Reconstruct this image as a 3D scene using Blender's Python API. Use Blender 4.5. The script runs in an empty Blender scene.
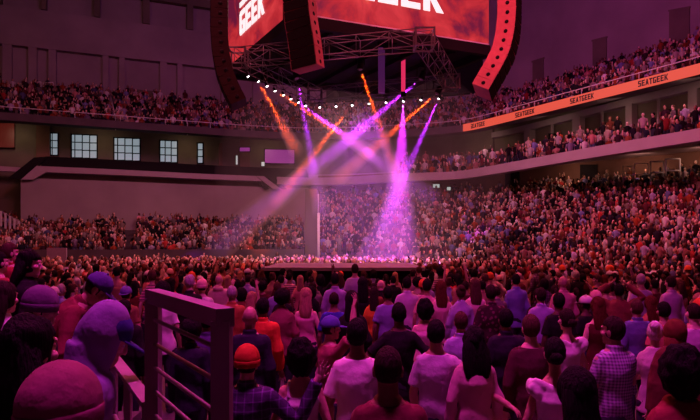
import bpy, bmesh, math, random
import numpy as np
from mathutils import Vector, Matrix, Euler

random.seed(7)
rng = np.random.default_rng(7)
SC = bpy.context.scene
COL = SC.collection
PI = math.pi
R = math.radians

# ------------------------------------------------------------------ camera frame
F, CX, HZ, EYE = 560.0, 350.0, 245.0, 2.25
def P(x, y, d):
    return Vector(((x - CX) / F * d, d, EYE + (HZ - y) / F * d))
def dep(y, rel):                       # distance of an edge that lies rel metres above the eye
    return F * rel / (HZ - y)

# ------------------------------------------------------------------ materials
MATS = {}
def mat(name, color=(0.5, 0.5, 0.5), rough=0.7, metal=0.0, noise=0.0, nscale=4.0, emit=None, estr=1.0, bump=0.0, coat=0.0):
    if name in MATS:
        return MATS[name]
    m = bpy.data.materials.new(name)
    m.use_nodes = True
    nt = m.node_tree
    b = nt.nodes['Principled BSDF']
    b.inputs['Base Color'].default_value = (*color, 1)
    b.inputs['Roughness'].default_value = rough
    b.inputs['Metallic'].default_value = metal
    if noise or bump:
        tc = nt.nodes.new('ShaderNodeTexCoord')
        n = nt.nodes.new('ShaderNodeTexNoise')
        n.inputs['Scale'].default_value = nscale
        n.inputs['Detail'].default_value = 6
        nt.links.new(tc.outputs['Object'], n.inputs['Vector'])
        if noise:
            r = nt.nodes.new('ShaderNodeValToRGB')
            r.color_ramp.elements[0].position = 0.3
            r.color_ramp.elements[1].position = 0.7
            r.color_ramp.elements[0].color = (*[c * (1 - noise) for c in color], 1)
            r.color_ramp.elements[1].color = (*[min(1, c * (1 + noise)) for c in color], 1)
            nt.links.new(n.outputs['Fac'], r.inputs['Fac'])
            nt.links.new(r.outputs['Color'], b.inputs['Base Color'])
        if bump:
            bp = nt.nodes.new('ShaderNodeBump')
            bp.inputs['Strength'].default_value = bump
            nt.links.new(n.outputs['Fac'], bp.inputs['Height'])
            nt.links.new(bp.outputs['Normal'], b.inputs['Normal'])
    if emit:
        b.inputs['Emission Color'].default_value = (*emit, 1)
        b.inputs['Emission Strength'].default_value = estr
    MATS[name] = m
    return m

def fabric(name, kind='plain', rough=0.85):
    """cloth whose dye is the object's own colour; the patterned kinds weave a second tone into it"""
    if name in MATS:
        return MATS[name]
    m = bpy.data.materials.new(name)
    m.use_nodes = True
    nt = m.node_tree
    N, L = nt.nodes.new, nt.links.new
    b = nt.nodes['Principled BSDF']
    b.inputs['Roughness'].default_value = rough
    b.inputs['Specular IOR Level'].default_value = 0.2
    oi = N('ShaderNodeObjectInfo')
    tc = N('ShaderNodeTexCoord')
    n = N('ShaderNodeTexNoise'); n.inputs['Scale'].default_value = 9; n.inputs['Detail'].default_value = 4
    L(tc.outputs['Object'], n.inputs['Vector'])
    mr = N('ShaderNodeMapRange'); mr.inputs['To Min'].default_value = 0.78; mr.inputs['To Max'].default_value = 1.12
    L(n.outputs['Fac'], mr.inputs['Value'])
    mx = N('ShaderNodeMix'); mx.data_type = 'RGBA'; mx.blend_type = 'MULTIPLY'; mx.inputs['Factor'].default_value = 1
    L(oi.outputs['Color'], mx.inputs['A']); L(mr.outputs['Result'], mx.inputs['B'])
    out = mx.outputs['Result']
    if kind != 'plain':
        sep = N('ShaderNodeSeparateXYZ'); L(tc.outputs['Object'], sep.inputs['Vector'])
        def stripe(sock, per, thr):
            a = N('ShaderNodeMath'); a.operation = 'MULTIPLY'; a.inputs[1].default_value = 1 / per; L(sock, a.inputs[0])
            f = N('ShaderNodeMath'); f.operation = 'FRACT'; L(a.outputs[0], f.inputs[0])
            c = N('ShaderNodeMath'); c.operation = 'LESS_THAN'; c.inputs[1].default_value = thr; L(f.outputs[0], c.inputs[0])
            return c.outputs[0]
        if kind == 'gingham':
            s1, s2 = stripe(sep.outputs['X'], 0.026, 0.5), stripe(sep.outputs['Z'], 0.026, 0.5)
            op, dark = 'ADD', 0.30
        elif kind == 'plaid':
            s1, s2 = stripe(sep.outputs['X'], 0.062, 0.16), stripe(sep.outputs['Z'], 0.062, 0.16)
            op, dark = 'ADD', 3.4
        elif kind == 'stripe':
            s1, s2 = stripe(sep.outputs['Z'], 0.05, 0.45), None
            op, dark = 'ADD', 0.25
        else:                                                       # floral
            v = N('ShaderNodeTexVoronoi'); v.inputs['Scale'].default_value = 17; L(tc.outputs['Object'], v.inputs['Vector'])
            c = N('ShaderNodeMath'); c.operation = 'LESS_THAN'; c.inputs[1].default_value = 0.34; L(v.outputs['Distance'], c.inputs[0])
            s1, s2, op, dark = c.outputs[0], None, 'ADD', 4.0
        if s2 is not None:
            ad = N('ShaderNodeMath'); ad.operation = op; L(s1, ad.inputs[0]); L(s2, ad.inputs[1])
            hf = N('ShaderNodeMath'); hf.operation = 'MULTIPLY'; hf.inputs[1].default_value = 0.5; L(ad.outputs[0], hf.inputs[0])
            s = hf.outputs[0]
        else:
            s = s1
        sc = N('ShaderNodeMix'); sc.data_type = 'RGBA'; sc.blend_type = 'MULTIPLY'; sc.inputs['Factor'].default_value = 1
        L(out, sc.inputs['A']); sc.inputs['B'].default_value = (dark, dark, dark, 1)
        mm = N('ShaderNodeMix'); mm.data_type = 'RGBA'
        L(s, mm.inputs['Factor']); L(out, mm.inputs['A']); L(sc.outputs['Result'], mm.inputs['B'])
        out = mm.outputs['Result']
    L(out, b.inputs['Base Color'])
    bp = N('ShaderNodeBump'); bp.inputs['Strength'].default_value = 0.5; bp.inputs['Distance'].default_value = 0.03
    L(n.outputs['Fac'], bp.inputs['Height']); L(bp.outputs['Normal'], b.inputs['Normal'])
    MATS[name] = m
    return m

CLOTH = fabric('cloth')
GING = fabric('gingham_cloth', 'gingham')
PLAID = fabric('plaid_cloth', 'plaid')
STRIPE = fabric('striped_cloth', 'stripe')
FLORAL = fabric('floral_cloth', 'floral')
SKIN = fabric('skin', rough=0.55)
HAIRM = fabric('hair_strands', rough=0.75)
for n_ in HAIRM.node_tree.nodes:
    if n_.type == 'TEX_NOISE':
        mp = HAIRM.node_tree.nodes.new('ShaderNodeMapping'); mp.inputs['Scale'].default_value = (9, 9, .7)
        src = n_.inputs['Vector'].links[0].from_socket
        HAIRM.node_tree.links.new(src, mp.inputs['Vector']); HAIRM.node_tree.links.new(mp.outputs['Vector'], n_.inputs['Vector'])
    if n_.type == 'MAP_RANGE': n_.inputs['To Min'].default_value = .45; n_.inputs['To Max'].default_value = 1.4
    if n_.type == 'BSDF_PRINCIPLED': n_.inputs['Specular IOR Level'].default_value = .12
    if n_.type == 'BUMP': n_.inputs['Strength'].default_value = .7
CONC = mat('concrete', (0.10, 0.09, 0.09), 0.9, noise=0.18, nscale=0.6, bump=0.1)
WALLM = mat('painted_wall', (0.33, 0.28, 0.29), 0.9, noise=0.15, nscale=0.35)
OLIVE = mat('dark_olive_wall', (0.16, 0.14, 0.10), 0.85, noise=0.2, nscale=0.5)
RUST = mat('brown_wall', (0.17, 0.09, 0.06), 0.85, noise=0.2, nscale=0.5)
FASC = mat('fascia_paint', (0.40, 0.33, 0.37), 0.6, noise=0.06, nscale=1)
DARK = mat('black_paint', (0.012, 0.011, 0.012), 0.75)
CAB_LIT = mat('red_lit_cabinet', (0.60, 0.20, 0.22), 0.6, noise=0.08, nscale=6)  # red light falling on the cabinets is put into this colour
CAB_SHADE = mat('shaded_cabinet', (0.030, 0.014, 0.013), 0.6, noise=0.1, nscale=6)  # same cabinets, with the left array's shade put into the colour
GRILL = mat('speaker_grille', (0.008, 0.006, 0.006), 0.7)
ALU = mat('truss_aluminium', (0.17, 0.16, 0.17), 0.45, 0.3)
STEEL = mat('painted_steel', (0.36, 0.26, 0.33), 0.55, 0.0, noise=0.1, nscale=8)
WHITEP = mat('white_paint', (0.75, 0.73, 0.75), 0.5)
FLOORM = mat('arena_floor', (0.10, 0.08, 0.085), 0.7, noise=0.3, nscale=1.5)
STAGEM = mat('stage_deck', (0.40, 0.40, 0.46), 0.5, noise=0.1, nscale=2)
SEATM = mat('tier_concrete', (0.09, 0.07, 0.08), 0.9, noise=0.2, nscale=1.0)
CEILM = mat('ceiling_paint', (0.05, 0.045, 0.05), 0.9)
LENS = mat('lamp_lens', (0.8, 0.8, 0.8), 0.3, emit=(1.0, 0.93, 0.97), estr=9)
WINL = mat('lit_window_glass', (0.3, 0.35, 0.4), 0.3, emit=(0.50, 0.63, 0.72), estr=0.42)
REDL = mat('red_lit_screen', (0.06, 0.015, 0.012), 0.4, emit=(0.75, 0.07, 0.05), estr=0.085)
PINKL = mat('pink_lit_screen', (0.2, 0.05, 0.2), 0.4, emit=(0.62, 0.07, 0.55), estr=0.36)
SIGNW = mat('white_lit_screen', (0.6, 0.6, 0.6), 0.4, emit=(0.70, 0.80, 0.75), estr=0.55)
TVL = mat('orange_lit_screen', (0.2, 0.1, 0.1), 0.4, emit=(0.95, 0.35, 0.28), estr=0.5)
RIBB = mat('ribbon_led', (0.03, 0.01, 0.01), 0.6, emit=(0.85, 0.095, 0.055), estr=0.95)
INK = mat('black_lettering', (0.01, 0.008, 0.008), 0.6)
LETW = mat('white_led_lettering', (0.5, 0.5, 0.5), 0.5, emit=(1.0, 0.93, 0.93), estr=1.0)
WOOD = mat('pale_handrail', (0.34, 0.26, 0.26), 0.5, noise=0.15, nscale=12)

for n_ in ('black_paint', 'speaker_grille', 'shaded_cabinet', 'red_lit_cabinet'):
    MATS[n_].node_tree.nodes['Principled BSDF'].inputs['Specular IOR Level'].default_value = 0.12
def screen_mat():
    m = bpy.data.materials.new('scoreboard_led')
    m.use_nodes = True
    nt = m.node_tree; N, L = nt.nodes.new, nt.links.new
    b = nt.nodes['Principled BSDF']
    b.inputs['Base Color'].default_value = (0.02, 0.01, 0.01, 1)
    tc = N('ShaderNodeTexCoord')
    n = N('ShaderNodeTexNoise'); n.inputs['Scale'].default_value = 0.62; n.inputs['Detail'].default_value = 6
    n.inputs['Roughness'].default_value = 0.62; n.inputs['Distortion'].default_value = 0.6
    L(tc.outputs['Object'], n.inputs['Vector'])
    r = N('ShaderNodeValToRGB')
    e = r.color_ramp.elements
    e[0].position = 0.33; e[0].color = (0.15, 0.008, 0.04, 1)
    e[1].position = 0.72; e[1].color = (0.90, 0.11, 0.07, 1)
    k = e.new(0.45); k.color = (0.52, 0.022, 0.032, 1)
    k = e.new(0.60); k.color = (0.74, 0.045, 0.055, 1)
    L(n.outputs['Fac'], r.inputs['Fac'])
    L(r.outputs['Color'], b.inputs['Emission Color'])
    b.inputs['Emission Strength'].default_value = 0.95
    return m
SCREEN = screen_mat()

# ------------------------------------------------------------------ mesh builders
class MB:
    def __init__(s):
        s.v, s.f, s.mi = [], [], []
    def add(s, verts, faces, mi=0):
        o = len(s.v)
        s.v += [tuple(p) for p in verts]
        s.f += [tuple(i + o for i in f) for f in faces]
        s.mi += [mi] * len(faces)
    def box(s, c, size, rot=None, mi=0):
        hx, hy, hz = size[0] / 2, size[1] / 2, size[2] / 2
        vs = [Vector((x, y, z)) for x in (-hx, hx) for y in (-hy, hy) for z in (-hz, hz)]
        if rot is not None:
            vs = [rot @ q for q in vs]
        c = Vector(c)
        s.add([q + c for q in vs], [(0, 1, 3, 2), (4, 6, 7, 5), (0, 4, 5, 1), (2, 3, 7, 6), (0, 2, 6, 4), (1, 5, 7, 3)], mi)
    def beam(s, a, b, w, h=None, up=Vector((0, 0, 1)), mi=0):      # square bar from a to b
        h = h or w
        a, b = Vector(a), Vector(b)
        t = (b - a).normalized()
        sd = t.cross(up)
        if sd.length < 1e-4:
            sd = t.cross(Vector((0, 1, 0)))
        sd.normalize(); u = sd.cross(t).normalized()
        vs = []
        for p in (a, b):
            for i, j in ((-1, -1), (1, -1), (1, 1), (-1, 1)):
                vs.append(p + sd * i * w / 2 + u * j * h / 2)
        s.add(vs, [(3, 2, 1, 0), (4, 5, 6, 7), (0, 1, 5, 4), (1, 2, 6, 5), (2, 3, 7, 6), (3, 0, 4, 7)], mi)
    def tube(s, pts, rad, n=8, mi=0):
        pts = [Vector(p) for p in pts]
        rads = rad if isinstance(rad, (list, tuple)) else [rad] * len(pts)
        t0 = (pts[-1] - pts[0]).normalized()
        ref = Vector((0, 0, 1)) if abs(t0.z) < 0.9 else Vector((0, 1, 0))
        vs, fs = [], []
        for i, p in enumerate(pts):
            t = (pts[min(i + 1, len(pts) - 1)] - pts[max(i - 1, 0)]).normalized()
            a = t.cross(ref).normalized(); b = a.cross(t)
            for k in range(n):
                an = 2 * PI * k / n
                vs.append(p + (a * math.cos(an) + b * math.sin(an)) * rads[i])
        for i in range(len(pts) - 1):
            for k in range(n):
                fs.append((i * n + k, i * n + (k + 1) % n, (i + 1) * n + (k + 1) % n, (i + 1) * n + k))
        fs.append(tuple(range(n - 1, -1, -1)))
        fs.append(tuple((len(pts) - 1) * n + k for k in range(n)))
        s.add(vs, fs, mi)
    def rings(s, rs, n=14, mi=0):                                   # rs: (centre, half x, half y) horizontal ellipses, capped
        vs, fs = [], []
        for c, rx, ry in rs:
            for k in range(n):
                an = 2 * PI * k / n
                vs.append((c[0] + rx * math.cos(an), c[1] + ry * math.sin(an), c[2]))
        for i in range(len(rs) - 1):
            for k in range(n):
                fs.append((i * n + k, i * n + (k + 1) % n, (i + 1) * n + (k + 1) % n, (i + 1) * n + k))
        fs.append(tuple(range(n - 1, -1, -1)))
        fs.append(tuple((len(rs) - 1) * n + k for k in range(n)))
        s.add(vs, fs, mi)
    def ball(s, c, r, n=14, m=9, rot=None, mi=0):
        c = Vector(c)
        r = (r, r, r) if not isinstance(r, (tuple, list)) else r
        vs, fs = [], []
        for i in range(1, m):
            ph = PI * i / m
            for k in range(n):
                th = 2 * PI * k / n
                q = Vector((r[0] * math.sin(ph) * math.cos(th), r[1] * math.sin(ph) * math.sin(th), r[2] * math.cos(ph)))
                vs.append(c + (rot @ q if rot is not None else q))
        top, bot = Vector((0, 0, r[2])), Vector((0, 0, -r[2]))
        vs += [c + (rot @ top if rot is not None else top), c + (rot @ bot if rot is not None else bot)]
        t, b = len(vs) - 2, len(vs) - 1
        for i in range(m - 2):
            for k in range(n):
                fs.append((i * n + k, (i + 1) * n + k, (i + 1) * n + (k + 1) % n, i * n + (k + 1) % n))
        for k in range(n):
            fs.append((t, k, (k + 1) % n))
            fs.append((b, (m - 2) * n + (k + 1) % n, (m - 2) * n + k))
        s.add(vs, fs, mi)
    def mesh(s, name, smooth=False):
        me = bpy.data.meshes.new(name)
        me.from_pydata(s.v, [], s.f)
        me.update()
        if any(s.mi):
            me.polygons.foreach_set('material_index', s.mi)
        bm = bmesh.new(); bm.from_mesh(me)
        bmesh.ops.recalc_face_normals(bm, faces=bm.faces)
        bm.to_mesh(me); bm.free()
        if smooth:
            me.polygons.foreach_set('use_smooth', [True] * len(me.polygons))
        return me

def link(name, me, mats, parent=None, smooth=False):
    o = bpy.data.objects.new(name, me)
    COL.objects.link(o)
    if me is not None:
        for m in (mats if isinstance(mats, (list, tuple)) else [mats]):
            if m and len(me.materials) < (len(mats) if isinstance(mats, (list, tuple)) else 1):
                me.materials.append(m)
    if parent is not None:
        o.parent = parent
    return o
def build(name, mb, mats, parent=None, smooth=False):
    return link(name, mb.mesh(name, smooth), mats, parent)
def tag(o, label=None, cat=None, group=None, kind=None):
    if label: o['label'] = label
    if cat: o['category'] = cat
    if group: o['group'] = group
    if kind: o['kind'] = kind
    return o
def empty(name, loc, label, cat, group=None, rz=0):
    o = bpy.data.objects.new(name, None); COL.objects.link(o)
    o.empty_display_size = 0.2
    o.location = loc; o.rotation_euler = (0, 0, rz)
    return tag(o, label, cat, group)
def struct(name, mb, mats, label=None, smooth=False):
    o = build(name, mb, mats, None, smooth)
    return tag(o, label, None, None, 'structure')

# ------------------------------------------------------------------ plan curves of the bowl
def plan(pts):                          # [(pixel column, distance)] -> plan points
    return [Vector(((x - CX) / F * d, d)) for x, d in pts]
def resample(pl, step=1.0):
    out = [pl[0]]
    for a, b in zip(pl, pl[1:]):
        n = max(1, int((b - a).length / step))
        out += [a.lerp(b, (i + 1) / n) for i in range(n)]
    for _ in range(3):                  # soften the corners
        out = [out[0]] + [out[i] * 0.5 + (out[i - 1] + out[i + 1]) * 0.25 for i in range(1, len(out) - 1)] + [out[-1]]
    return out
def offset(pl, s):
    out = []
    for i, p in enumerate(pl):
        t = (pl[min(i + 1, len(pl) - 1)] - pl[max(i - 1, 0)]).normalized()
        out.append(p + Vector((-t.y, t.x)) * s)
    return out
def sweep(mb, pl, prof, closed=True, mi=0):  # prof: [(offset outwards, z)]
    cols = [offset(pl, s) for s, z in prof]
    n, m = len(pl), len(prof)
    vs = [(cols[j][i].x, cols[j][i].y, prof[j][1]) for i in range(n) for j in range(m)]
    fs = []
    jm = m if closed else m - 1
    for i in range(n - 1):
        for j in range(jm):
            k = (j + 1) % m
            fs.append((i * m + j, i * m + k, (i + 1) * m + k, (i + 1) * m + j))
    if closed:
        fs.append(tuple(range(m)))
        fs.append(tuple((n - 1) * m + j for j in range(m - 1, -1, -1)))
    mb.add(vs, fs, mi)
def at_px(pl, x):                       # where the sight line through pixel column x crosses the curve: point, tangent
    k = (x - CX) / F
    for a, b in zip(pl, pl[1:]):
        fa, fb = a.x - k * a.y, b.x - k * b.y
        if fa <= 0 <= fb or fb <= 0 <= fa:
            t = fa / (fa - fb) if fa != fb else 0
            return a.lerp(b, t), (b - a).normalized()
    return (pl[0] if abs(pl[0].x / pl[0].y - k) < abs(pl[-1].x / pl[-1].y - k) else pl[-1]), Vector((1, 0))
def zpx(y, d):
    return EYE + (HZ - y) / F * d
def sub(pl, x0, x1):                    # part of a curve between two pixel columns
    k0, k1 = (x0 - CX) / F, (x1 - CX) / F
    mid = [p for p in pl if k0 < p.x / p.y < k1]
    return [at_px(pl, x0)[0]] + mid + [at_px(pl, x1)[0]]

UP = 9.5
deck_pts = [(-110, 104), (-60, 107.5), (0, 112), (60, 116.5), (120, 121), (180, 125.5), (240, 130), (300, 133), (345, 132.5), (390, 130.5), (430, 128), (463, 126), (520, 111), (580, 95.2), (640, 79.6), (700, 64), (790, 40)]
DECK = resample(plan([(x, dep(y, UP)) for x, y in deck_pts]))
BAL_R = 5.74
bal_pts = [(-110, 158), (0, 164.2), (38, 166), (120, 169.5), (200, 173.7), (265, 176.3), (310, 178), (350, 177), (405, 172.8), (457, 172), (520, 160.5), (580, 149), (640, 138.5), (700, 128), (790, 112)]
BAL = resample(plan([(x, dep(y, BAL_R)) for x, y in bal_pts]))
DZ = EYE + UP                # top of deck fascia 11.75
BZ = EYE + BAL_R             # top of balcony fascia 7.99
def lerp_tab(tab, x):
    for (x0, a), (x1, b) in zip(tab, tab[1:]):
        if x <= x1:
            return a + (b - a) * (x - x0) / (x1 - x0)
    return tab[-1][1]
dF = [(-140, 32.5), (0, 33.5), (130, 35), (300, 37.5), (322, 38), (400, 36.5), (460, 33), (580, 25.5), (700, 19), (800, 15.5)]
dB = [(-140, 40.5), (0, 41.2), (130, 43), (300, 47.6), (322, 48.5), (400, 46.6), (457, 46), (580, 38.5), (700, 33.6), (800, 30.5)]
# ================================================================== THE SETTING
def px_poly(mb, pl, off, pts, thick=0.2, mi=0):
    """upright slab on a plan curve; its outline is given by sight lines met on that curve"""
    cur = offset(pl, off)
    fr, bk = [], []
    for x, y in pts:
        p, t = at_px(cur, x)
        z = zpx(y, p.y)
        n = Vector((-t.y, t.x))
        fr.append((p.x, p.y, z)); bk.append((p.x + n.x * thick, p.y + n.y * thick, z))
    n = len(pts)
    mb.add(fr + bk, [tuple(range(n)), tuple(range(2 * n - 1, n - 1, -1))] + [(i, (i + 1) % n, (i + 1) % n + n, i + n) for i in range(n)], mi)
FZ = -0.12                              # level of the arena floor
def rect(x0, y0, x1, y1):
    return [(x0, y0), (x1, y0), (x1, y1), (x0, y1)]
def zbar(mb, pl, off, x0, x1, z0, z1, thick, mi=0):     # upright slab between two heights
    sweep(mb, sub(pl, x0, x1), [(off, z0), (off + thick, z0), (off + thick, z1), (off, z1)], True, mi)

m = MB(); m.add([(-45, -8, FZ), (45, -8, FZ), (45, 62, FZ), (-45, 62, FZ), (-45, -8, FZ - .3), (45, -8, FZ - .3), (45, 62, FZ - .3), (-45, 62, FZ - .3)],
                [(0, 1, 2, 3), (7, 6, 5, 4), (0, 4, 5, 1), (1, 5, 6, 2), (2, 6, 7, 3), (3, 7, 4, 0)])
struct('floor', m, FLOORM, 'dark arena floor under the standing crowd')
m = MB(); m.box((0, 27, 31.2), (92, 72, 0.4)); struct('ceiling', m, CEILM, 'dark roof high above the arena')

# upper deck: parapet, stepped rows, raked underside
NROW = 15
prof = [(0, 11.2), (0, DZ), (0.15, DZ), (0.15, 11.3)]
for i in range(NROW):
    s = 0.3 + 0.52 * i
    z = 11.3 + 0.275 * i
    prof += [(s, z), (s + 0.52, z)]
prof += [(8.9, 14.9), (8.9, 14.3), (1.0, 11.2)]
m = MB(); sweep(m, DECK, prof); struct('floor_upper_deck', m, SEATM, 'stepped concrete upper deck under the far crowd')
# walls behind the upper deck
m = MB(); zbar(m, DECK, 8.3, -110, 455, 13.5, 31, 0.4); struct('wall_left', m, WALLM, 'tall plain wall behind the left upper deck')
m = MB(); zbar(m, DECK, 8.3, 455, 790, 13.5, 31, 0.4); struct('wall_right', m, WALLM, 'tall plain wall behind the right upper deck')
m = MB()
zbar(m, DECK, 7.7, -110, 330, 19.05, 22.3, 0.6)
for a, b in ((-60, -45), (-22, -10), (10, 20), (34, 43), (98, 105), (117, 124), (165, 173), (185, 191), (232, 240), (262, 270)):
    zbar(m, DECK, 7.75, a, b, 14.4, 19.05, 0.55)
struct('trim_1', m, WALLM, 'concrete lintel band with piers above the left upper deck')
m = MB()
for a, b in ((-30, -22), (26, 32), (88, 95), (145, 153), (196, 203), (250, 256)):
    zbar(m, DECK, 7.5, a, b, 22.3, 31, 0.8)
zbar(m, DECK, 7.6, 100, 330, 24.6, 25.3, 0.6)
struct('trim_2', m, OLIVE, 'dark posts and beam above the left lintel band')
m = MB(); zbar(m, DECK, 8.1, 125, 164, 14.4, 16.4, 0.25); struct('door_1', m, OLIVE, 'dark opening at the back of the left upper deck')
for i, (a, b, y0, y1) in enumerate(((532.5, 543, 60, 92), (592.5, 606, 39, 78), (669, 689, 9, 60))):
    m = MB(); px_poly(m, DECK, 8.16, [(a, y0 + 2), (b, y0 - 1.5), (b, y1), (a, y1)], 0.2)
    px_poly(m, DECK, 8.2, [(a - 1, y0 + 1), (b + 1, y0 - 3), (b + 1, y0 - 1.5), (a - 1, y0 + 2.5)], 0.1)
    struct('door_%d' % (i + 2), m, OLIVE, ('farthest', 'middle', 'nearest')[i] + ' of three dark tall doorways in the purple wall above the right deck')

# balcony level
prof_r = [(0, 7.37), (0, BZ), (0.22, BZ), (0.22, 7.45)]
for i in range(4):
    prof_r += [(0.3 + 0.8 * i, 7.5 + 0.36 * i), (1.1 + 0.8 * i, 7.5 + 0.36 * i)]
prof_r += [(8.0, 8.58), (8.0, 8.0), (3.5, 8.0), (0.3, 7.3)]
m = MB(); sweep(m, sub(BAL, 277, 790), prof_r); struct('floor_balcony', m, FASC, 'pale balcony front curving round the right side')
prof_l = [(0, 7.57), (0, BZ), (0.2, BZ), (0.2, 7.7), (4.4, 7.7), (4.4, 7.5)]
m = MB(); sweep(m, sub(BAL, 38, 262), prof_l)
px_poly(m, BAL, -0.06, [(37, 165.5), (49, 170.6), (33, 179.5), (21, 179.5)], 0.35)
px_poly(m, BAL, -0.06, [(256, 175.9), (264, 176.2), (281, 189), (273, 189)], 0.35)
px_poly(m, BAL, 1.2, [(-100, 160.6), (0, 166), (20, 167.4), (25, 172), (0, 171.4), (-100, 167)], 0.3)
struct('trim_3', m, FASC, 'pale balcony front with slanted ends on the left')
m = MB()
for i in range(4):
    zbar(m, BAL, 0.5 + 0.75 * i, 40, 309, 7.7, 8.35 + 0.25 * i, 0.5)
px_poly(m, BAL, 0.2, [(34, 157.5), (47, 156.5), (40, 164.5), (21, 179), (8, 178)], 0.25)
px_poly(m, BAL, 0.02, [(256.5, 180), (261, 180), (269.5, 189), (265, 189)], 0.2)
px_poly(m, BAL, 0.02, [(268.5, 178.5), (276, 178.8), (287, 189), (280.5, 189)], 0.2)
struct('trim_4', m, DARK, 'black seat rows and slanted black edges of the left balcony')
m = MB(); zbar(m, BAL, 0.75, 26, 300, 7.0, 7.6, 0.3); struct('trim_5', m, OLIVE, 'dark strip under the left balcony front')
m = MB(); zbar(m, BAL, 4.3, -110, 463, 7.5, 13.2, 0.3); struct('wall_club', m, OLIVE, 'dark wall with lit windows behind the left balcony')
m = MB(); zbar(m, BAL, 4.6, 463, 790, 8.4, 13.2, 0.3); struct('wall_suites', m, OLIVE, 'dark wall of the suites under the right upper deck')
m = MB(); zbar(m, BAL, 4.1, 463, 790, 11.05, 11.5, 0.5)
for a, b in ((484, 489.5), (529, 535.5), (581, 588.5), (645, 654), (720, 730)):
    zbar(m, BAL, 4.0, a, b, 8.5, 11.1, 0.55)
for a in (508, 555, 613, 684.5):
    zbar(m, BAL, 4.1, a, a + 1.3, 8.5, 11.1, 0.2)
struct('trim_6', m, WALLM, 'row of pillars and lintel in front of the right suites')
m = MB(); zbar(m, BAL, 0.3, 20, 309, 2.6, 7.12, 0.4)
struct('wall_lower_left', m, WALLM, 'broad plain wall between the left balcony and lower stand')
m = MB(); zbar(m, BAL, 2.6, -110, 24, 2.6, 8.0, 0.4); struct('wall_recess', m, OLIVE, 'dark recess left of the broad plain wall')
back = resample(plan([(x, lerp_tab(dB, x) + 0.5) for x in range(318, 800, 12)]))
m = MB(); sweep(m, back, [(0, 4.5), (0.3, 4.5), (0.3, 8.3), (0, 8.3)]); struct('wall_back', m, RUST, 'brown wall under the right balcony behind the lower stand')
m = MB()
for x0, x1 in ((505, 519), (580, 597)):
    px_poly(m, back, -0.1, rect(x0, lerp_tab([(400, 180), (520, 170), (600, 164), (700, 156)], x0) - 1, x1, 196), 0.2)
struct('door_5', m, DARK, 'dark exits in the brown wall behind the right lower stand')

# windows of the club wall
for i, (x0, x1, y0, y1, cols, sk) in enumerate(((50.5, 57.8, 133, 155, (0.22, 0.78), .6), (71.5, 97, 134.3, 157.5, (0.13, 0.29, 0.29, 0.29), 1.2),
                                       (114, 140, 137.6, 160, (0.14, 0.28, 0.29, 0.29), 1.2), (160, 177.3, 140.3, 162, (0.3, 0.35, 0.35), .8), (197.6, 203, 143, 163.2, (1.0,), .2))):
    f = MB(); px_poly(f, BAL, 4.24, [(x0 - .8, y0 - .8), (x1 + .8, y0 - .8 + sk), (x1 + .8, y1 + .8 + sk), (x0 - .8, y1 + .8)], 0.1)
    w = struct('window_%d' % (i + 1), f, DARK, ('narrow lit window at the left end above the left balcony', 'wide lit grid window second from the left end above the left balcony', 'wide lit grid window in the middle above the left balcony', 'lit grid window of three columns above the left balcony', 'narrowest lit window at the right end above the left balcony')[i])
    g = MB(); tot = sum(cols); xx = x0
    for c in cols:
        wd = (x1 - x0) * c / tot
        for r_ in range(3):
            ya = y0 + (y1 - y0) * r_ / 3 + sk * (xx - x0) / (x1 - x0)
            gap = 1.15
            px_poly(g, BAL, 4.17, rect(xx + gap / 2, ya + gap / 2, xx + wd - gap / 2, ya + (y1 - y0) / 3 - gap / 2), 0.08)
        xx += wd
    build('panes', g, WINL, w)

def wall_screen(x0, y0, x1, y1, pl, off, m_, label, name='wall_screen', cat='screen', sk=0.0, border=0.7, group=None):
    e = MB(); px_poly(e, pl, off, [(x0 - border, y0 - border), (x1 + border, y0 - border + sk), (x1 + border, y1 + border + sk), (x0 - border, y1 + border)], 0.12)
    o = build(name, e, DARK); tag(o, label, cat, group)
    g = MB(); px_poly(g, pl, off - 0.05, [(x0, y0), (x1, y0 + sk), (x1, y1 + sk), (x0, y1)], 0.06)
    build('lit_panel', g, m_, o)
    return o
wall_screen(-14, 123, 14.3, 147, BAL, 4.1, REDL, 'glowing red screen on the dark wall at the far left edge', sk=.4)
wall_screen(36.5, 133.8, 48.8, 137.8, BAL, 4.1, REDL, 'small dull red strip screen left of the narrow lit window')
wall_screen(265, 149.4, 294.3, 162.8, BAL, 4.1, PINKL, 'wide pink lit screen on the dark wall above the balcony', sk=.6)
wall_screen(240, 147.6, 249.8, 151.2, BAL, 3.8, PINKL, 'small pink strip screen on a brown pier')
m = MB(); px_poly(m, BAL, 4.0, rect(240, 139.5, 250, 167), 0.4); px_poly(m, BAL, 4.0, rect(219, 143, 222.5, 166), .4)
px_poly(m, BAL, 4.0, rect(36, 119, 49.5, 158), .25)
struct('trim_7', m, RUST, 'brown piers on the dark wall above the left balcony')
for x, y, lab in ((552.6, 138.2, 'small orange lit television farthest along the right suites'), (606, 127.3, 'small orange lit television in the middle of the right suites'), (672.2, 114.2, 'small orange lit television in the nearest right suite')):
    wall_screen(x - 1.7, y - 2.2, x + 1.7, y + 2.2, BAL, 3.9, TVL, lab, 'television', 'television', border=2.6)
wall_screen(433, 184.2, 439.5, 187.6, back, -0.5, SIGNW, 'white lit sign box at the top of the far right stand', 'lit_sign', 'sign', border=.4)
wall_screen(447, 187, 450.5, 190.2, back, -0.5, SIGNW, 'smaller white lit sign box just right of the other sign', 'lit_sign', 'sign', border=.4)
wall_screen(236, 155.5, 237.6, 164.5, BAL, 4.0, SIGNW, 'thin pale lit panel left of the brown pier', 'lit_sign', 'sign', border=.3)
wall_screen(261.5, 162, 264.5, 166, BAL, 4.0, SIGNW, 'tiny pale lit box below the wide pink screen', 'lit_sign', 'sign', border=.3)

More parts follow.
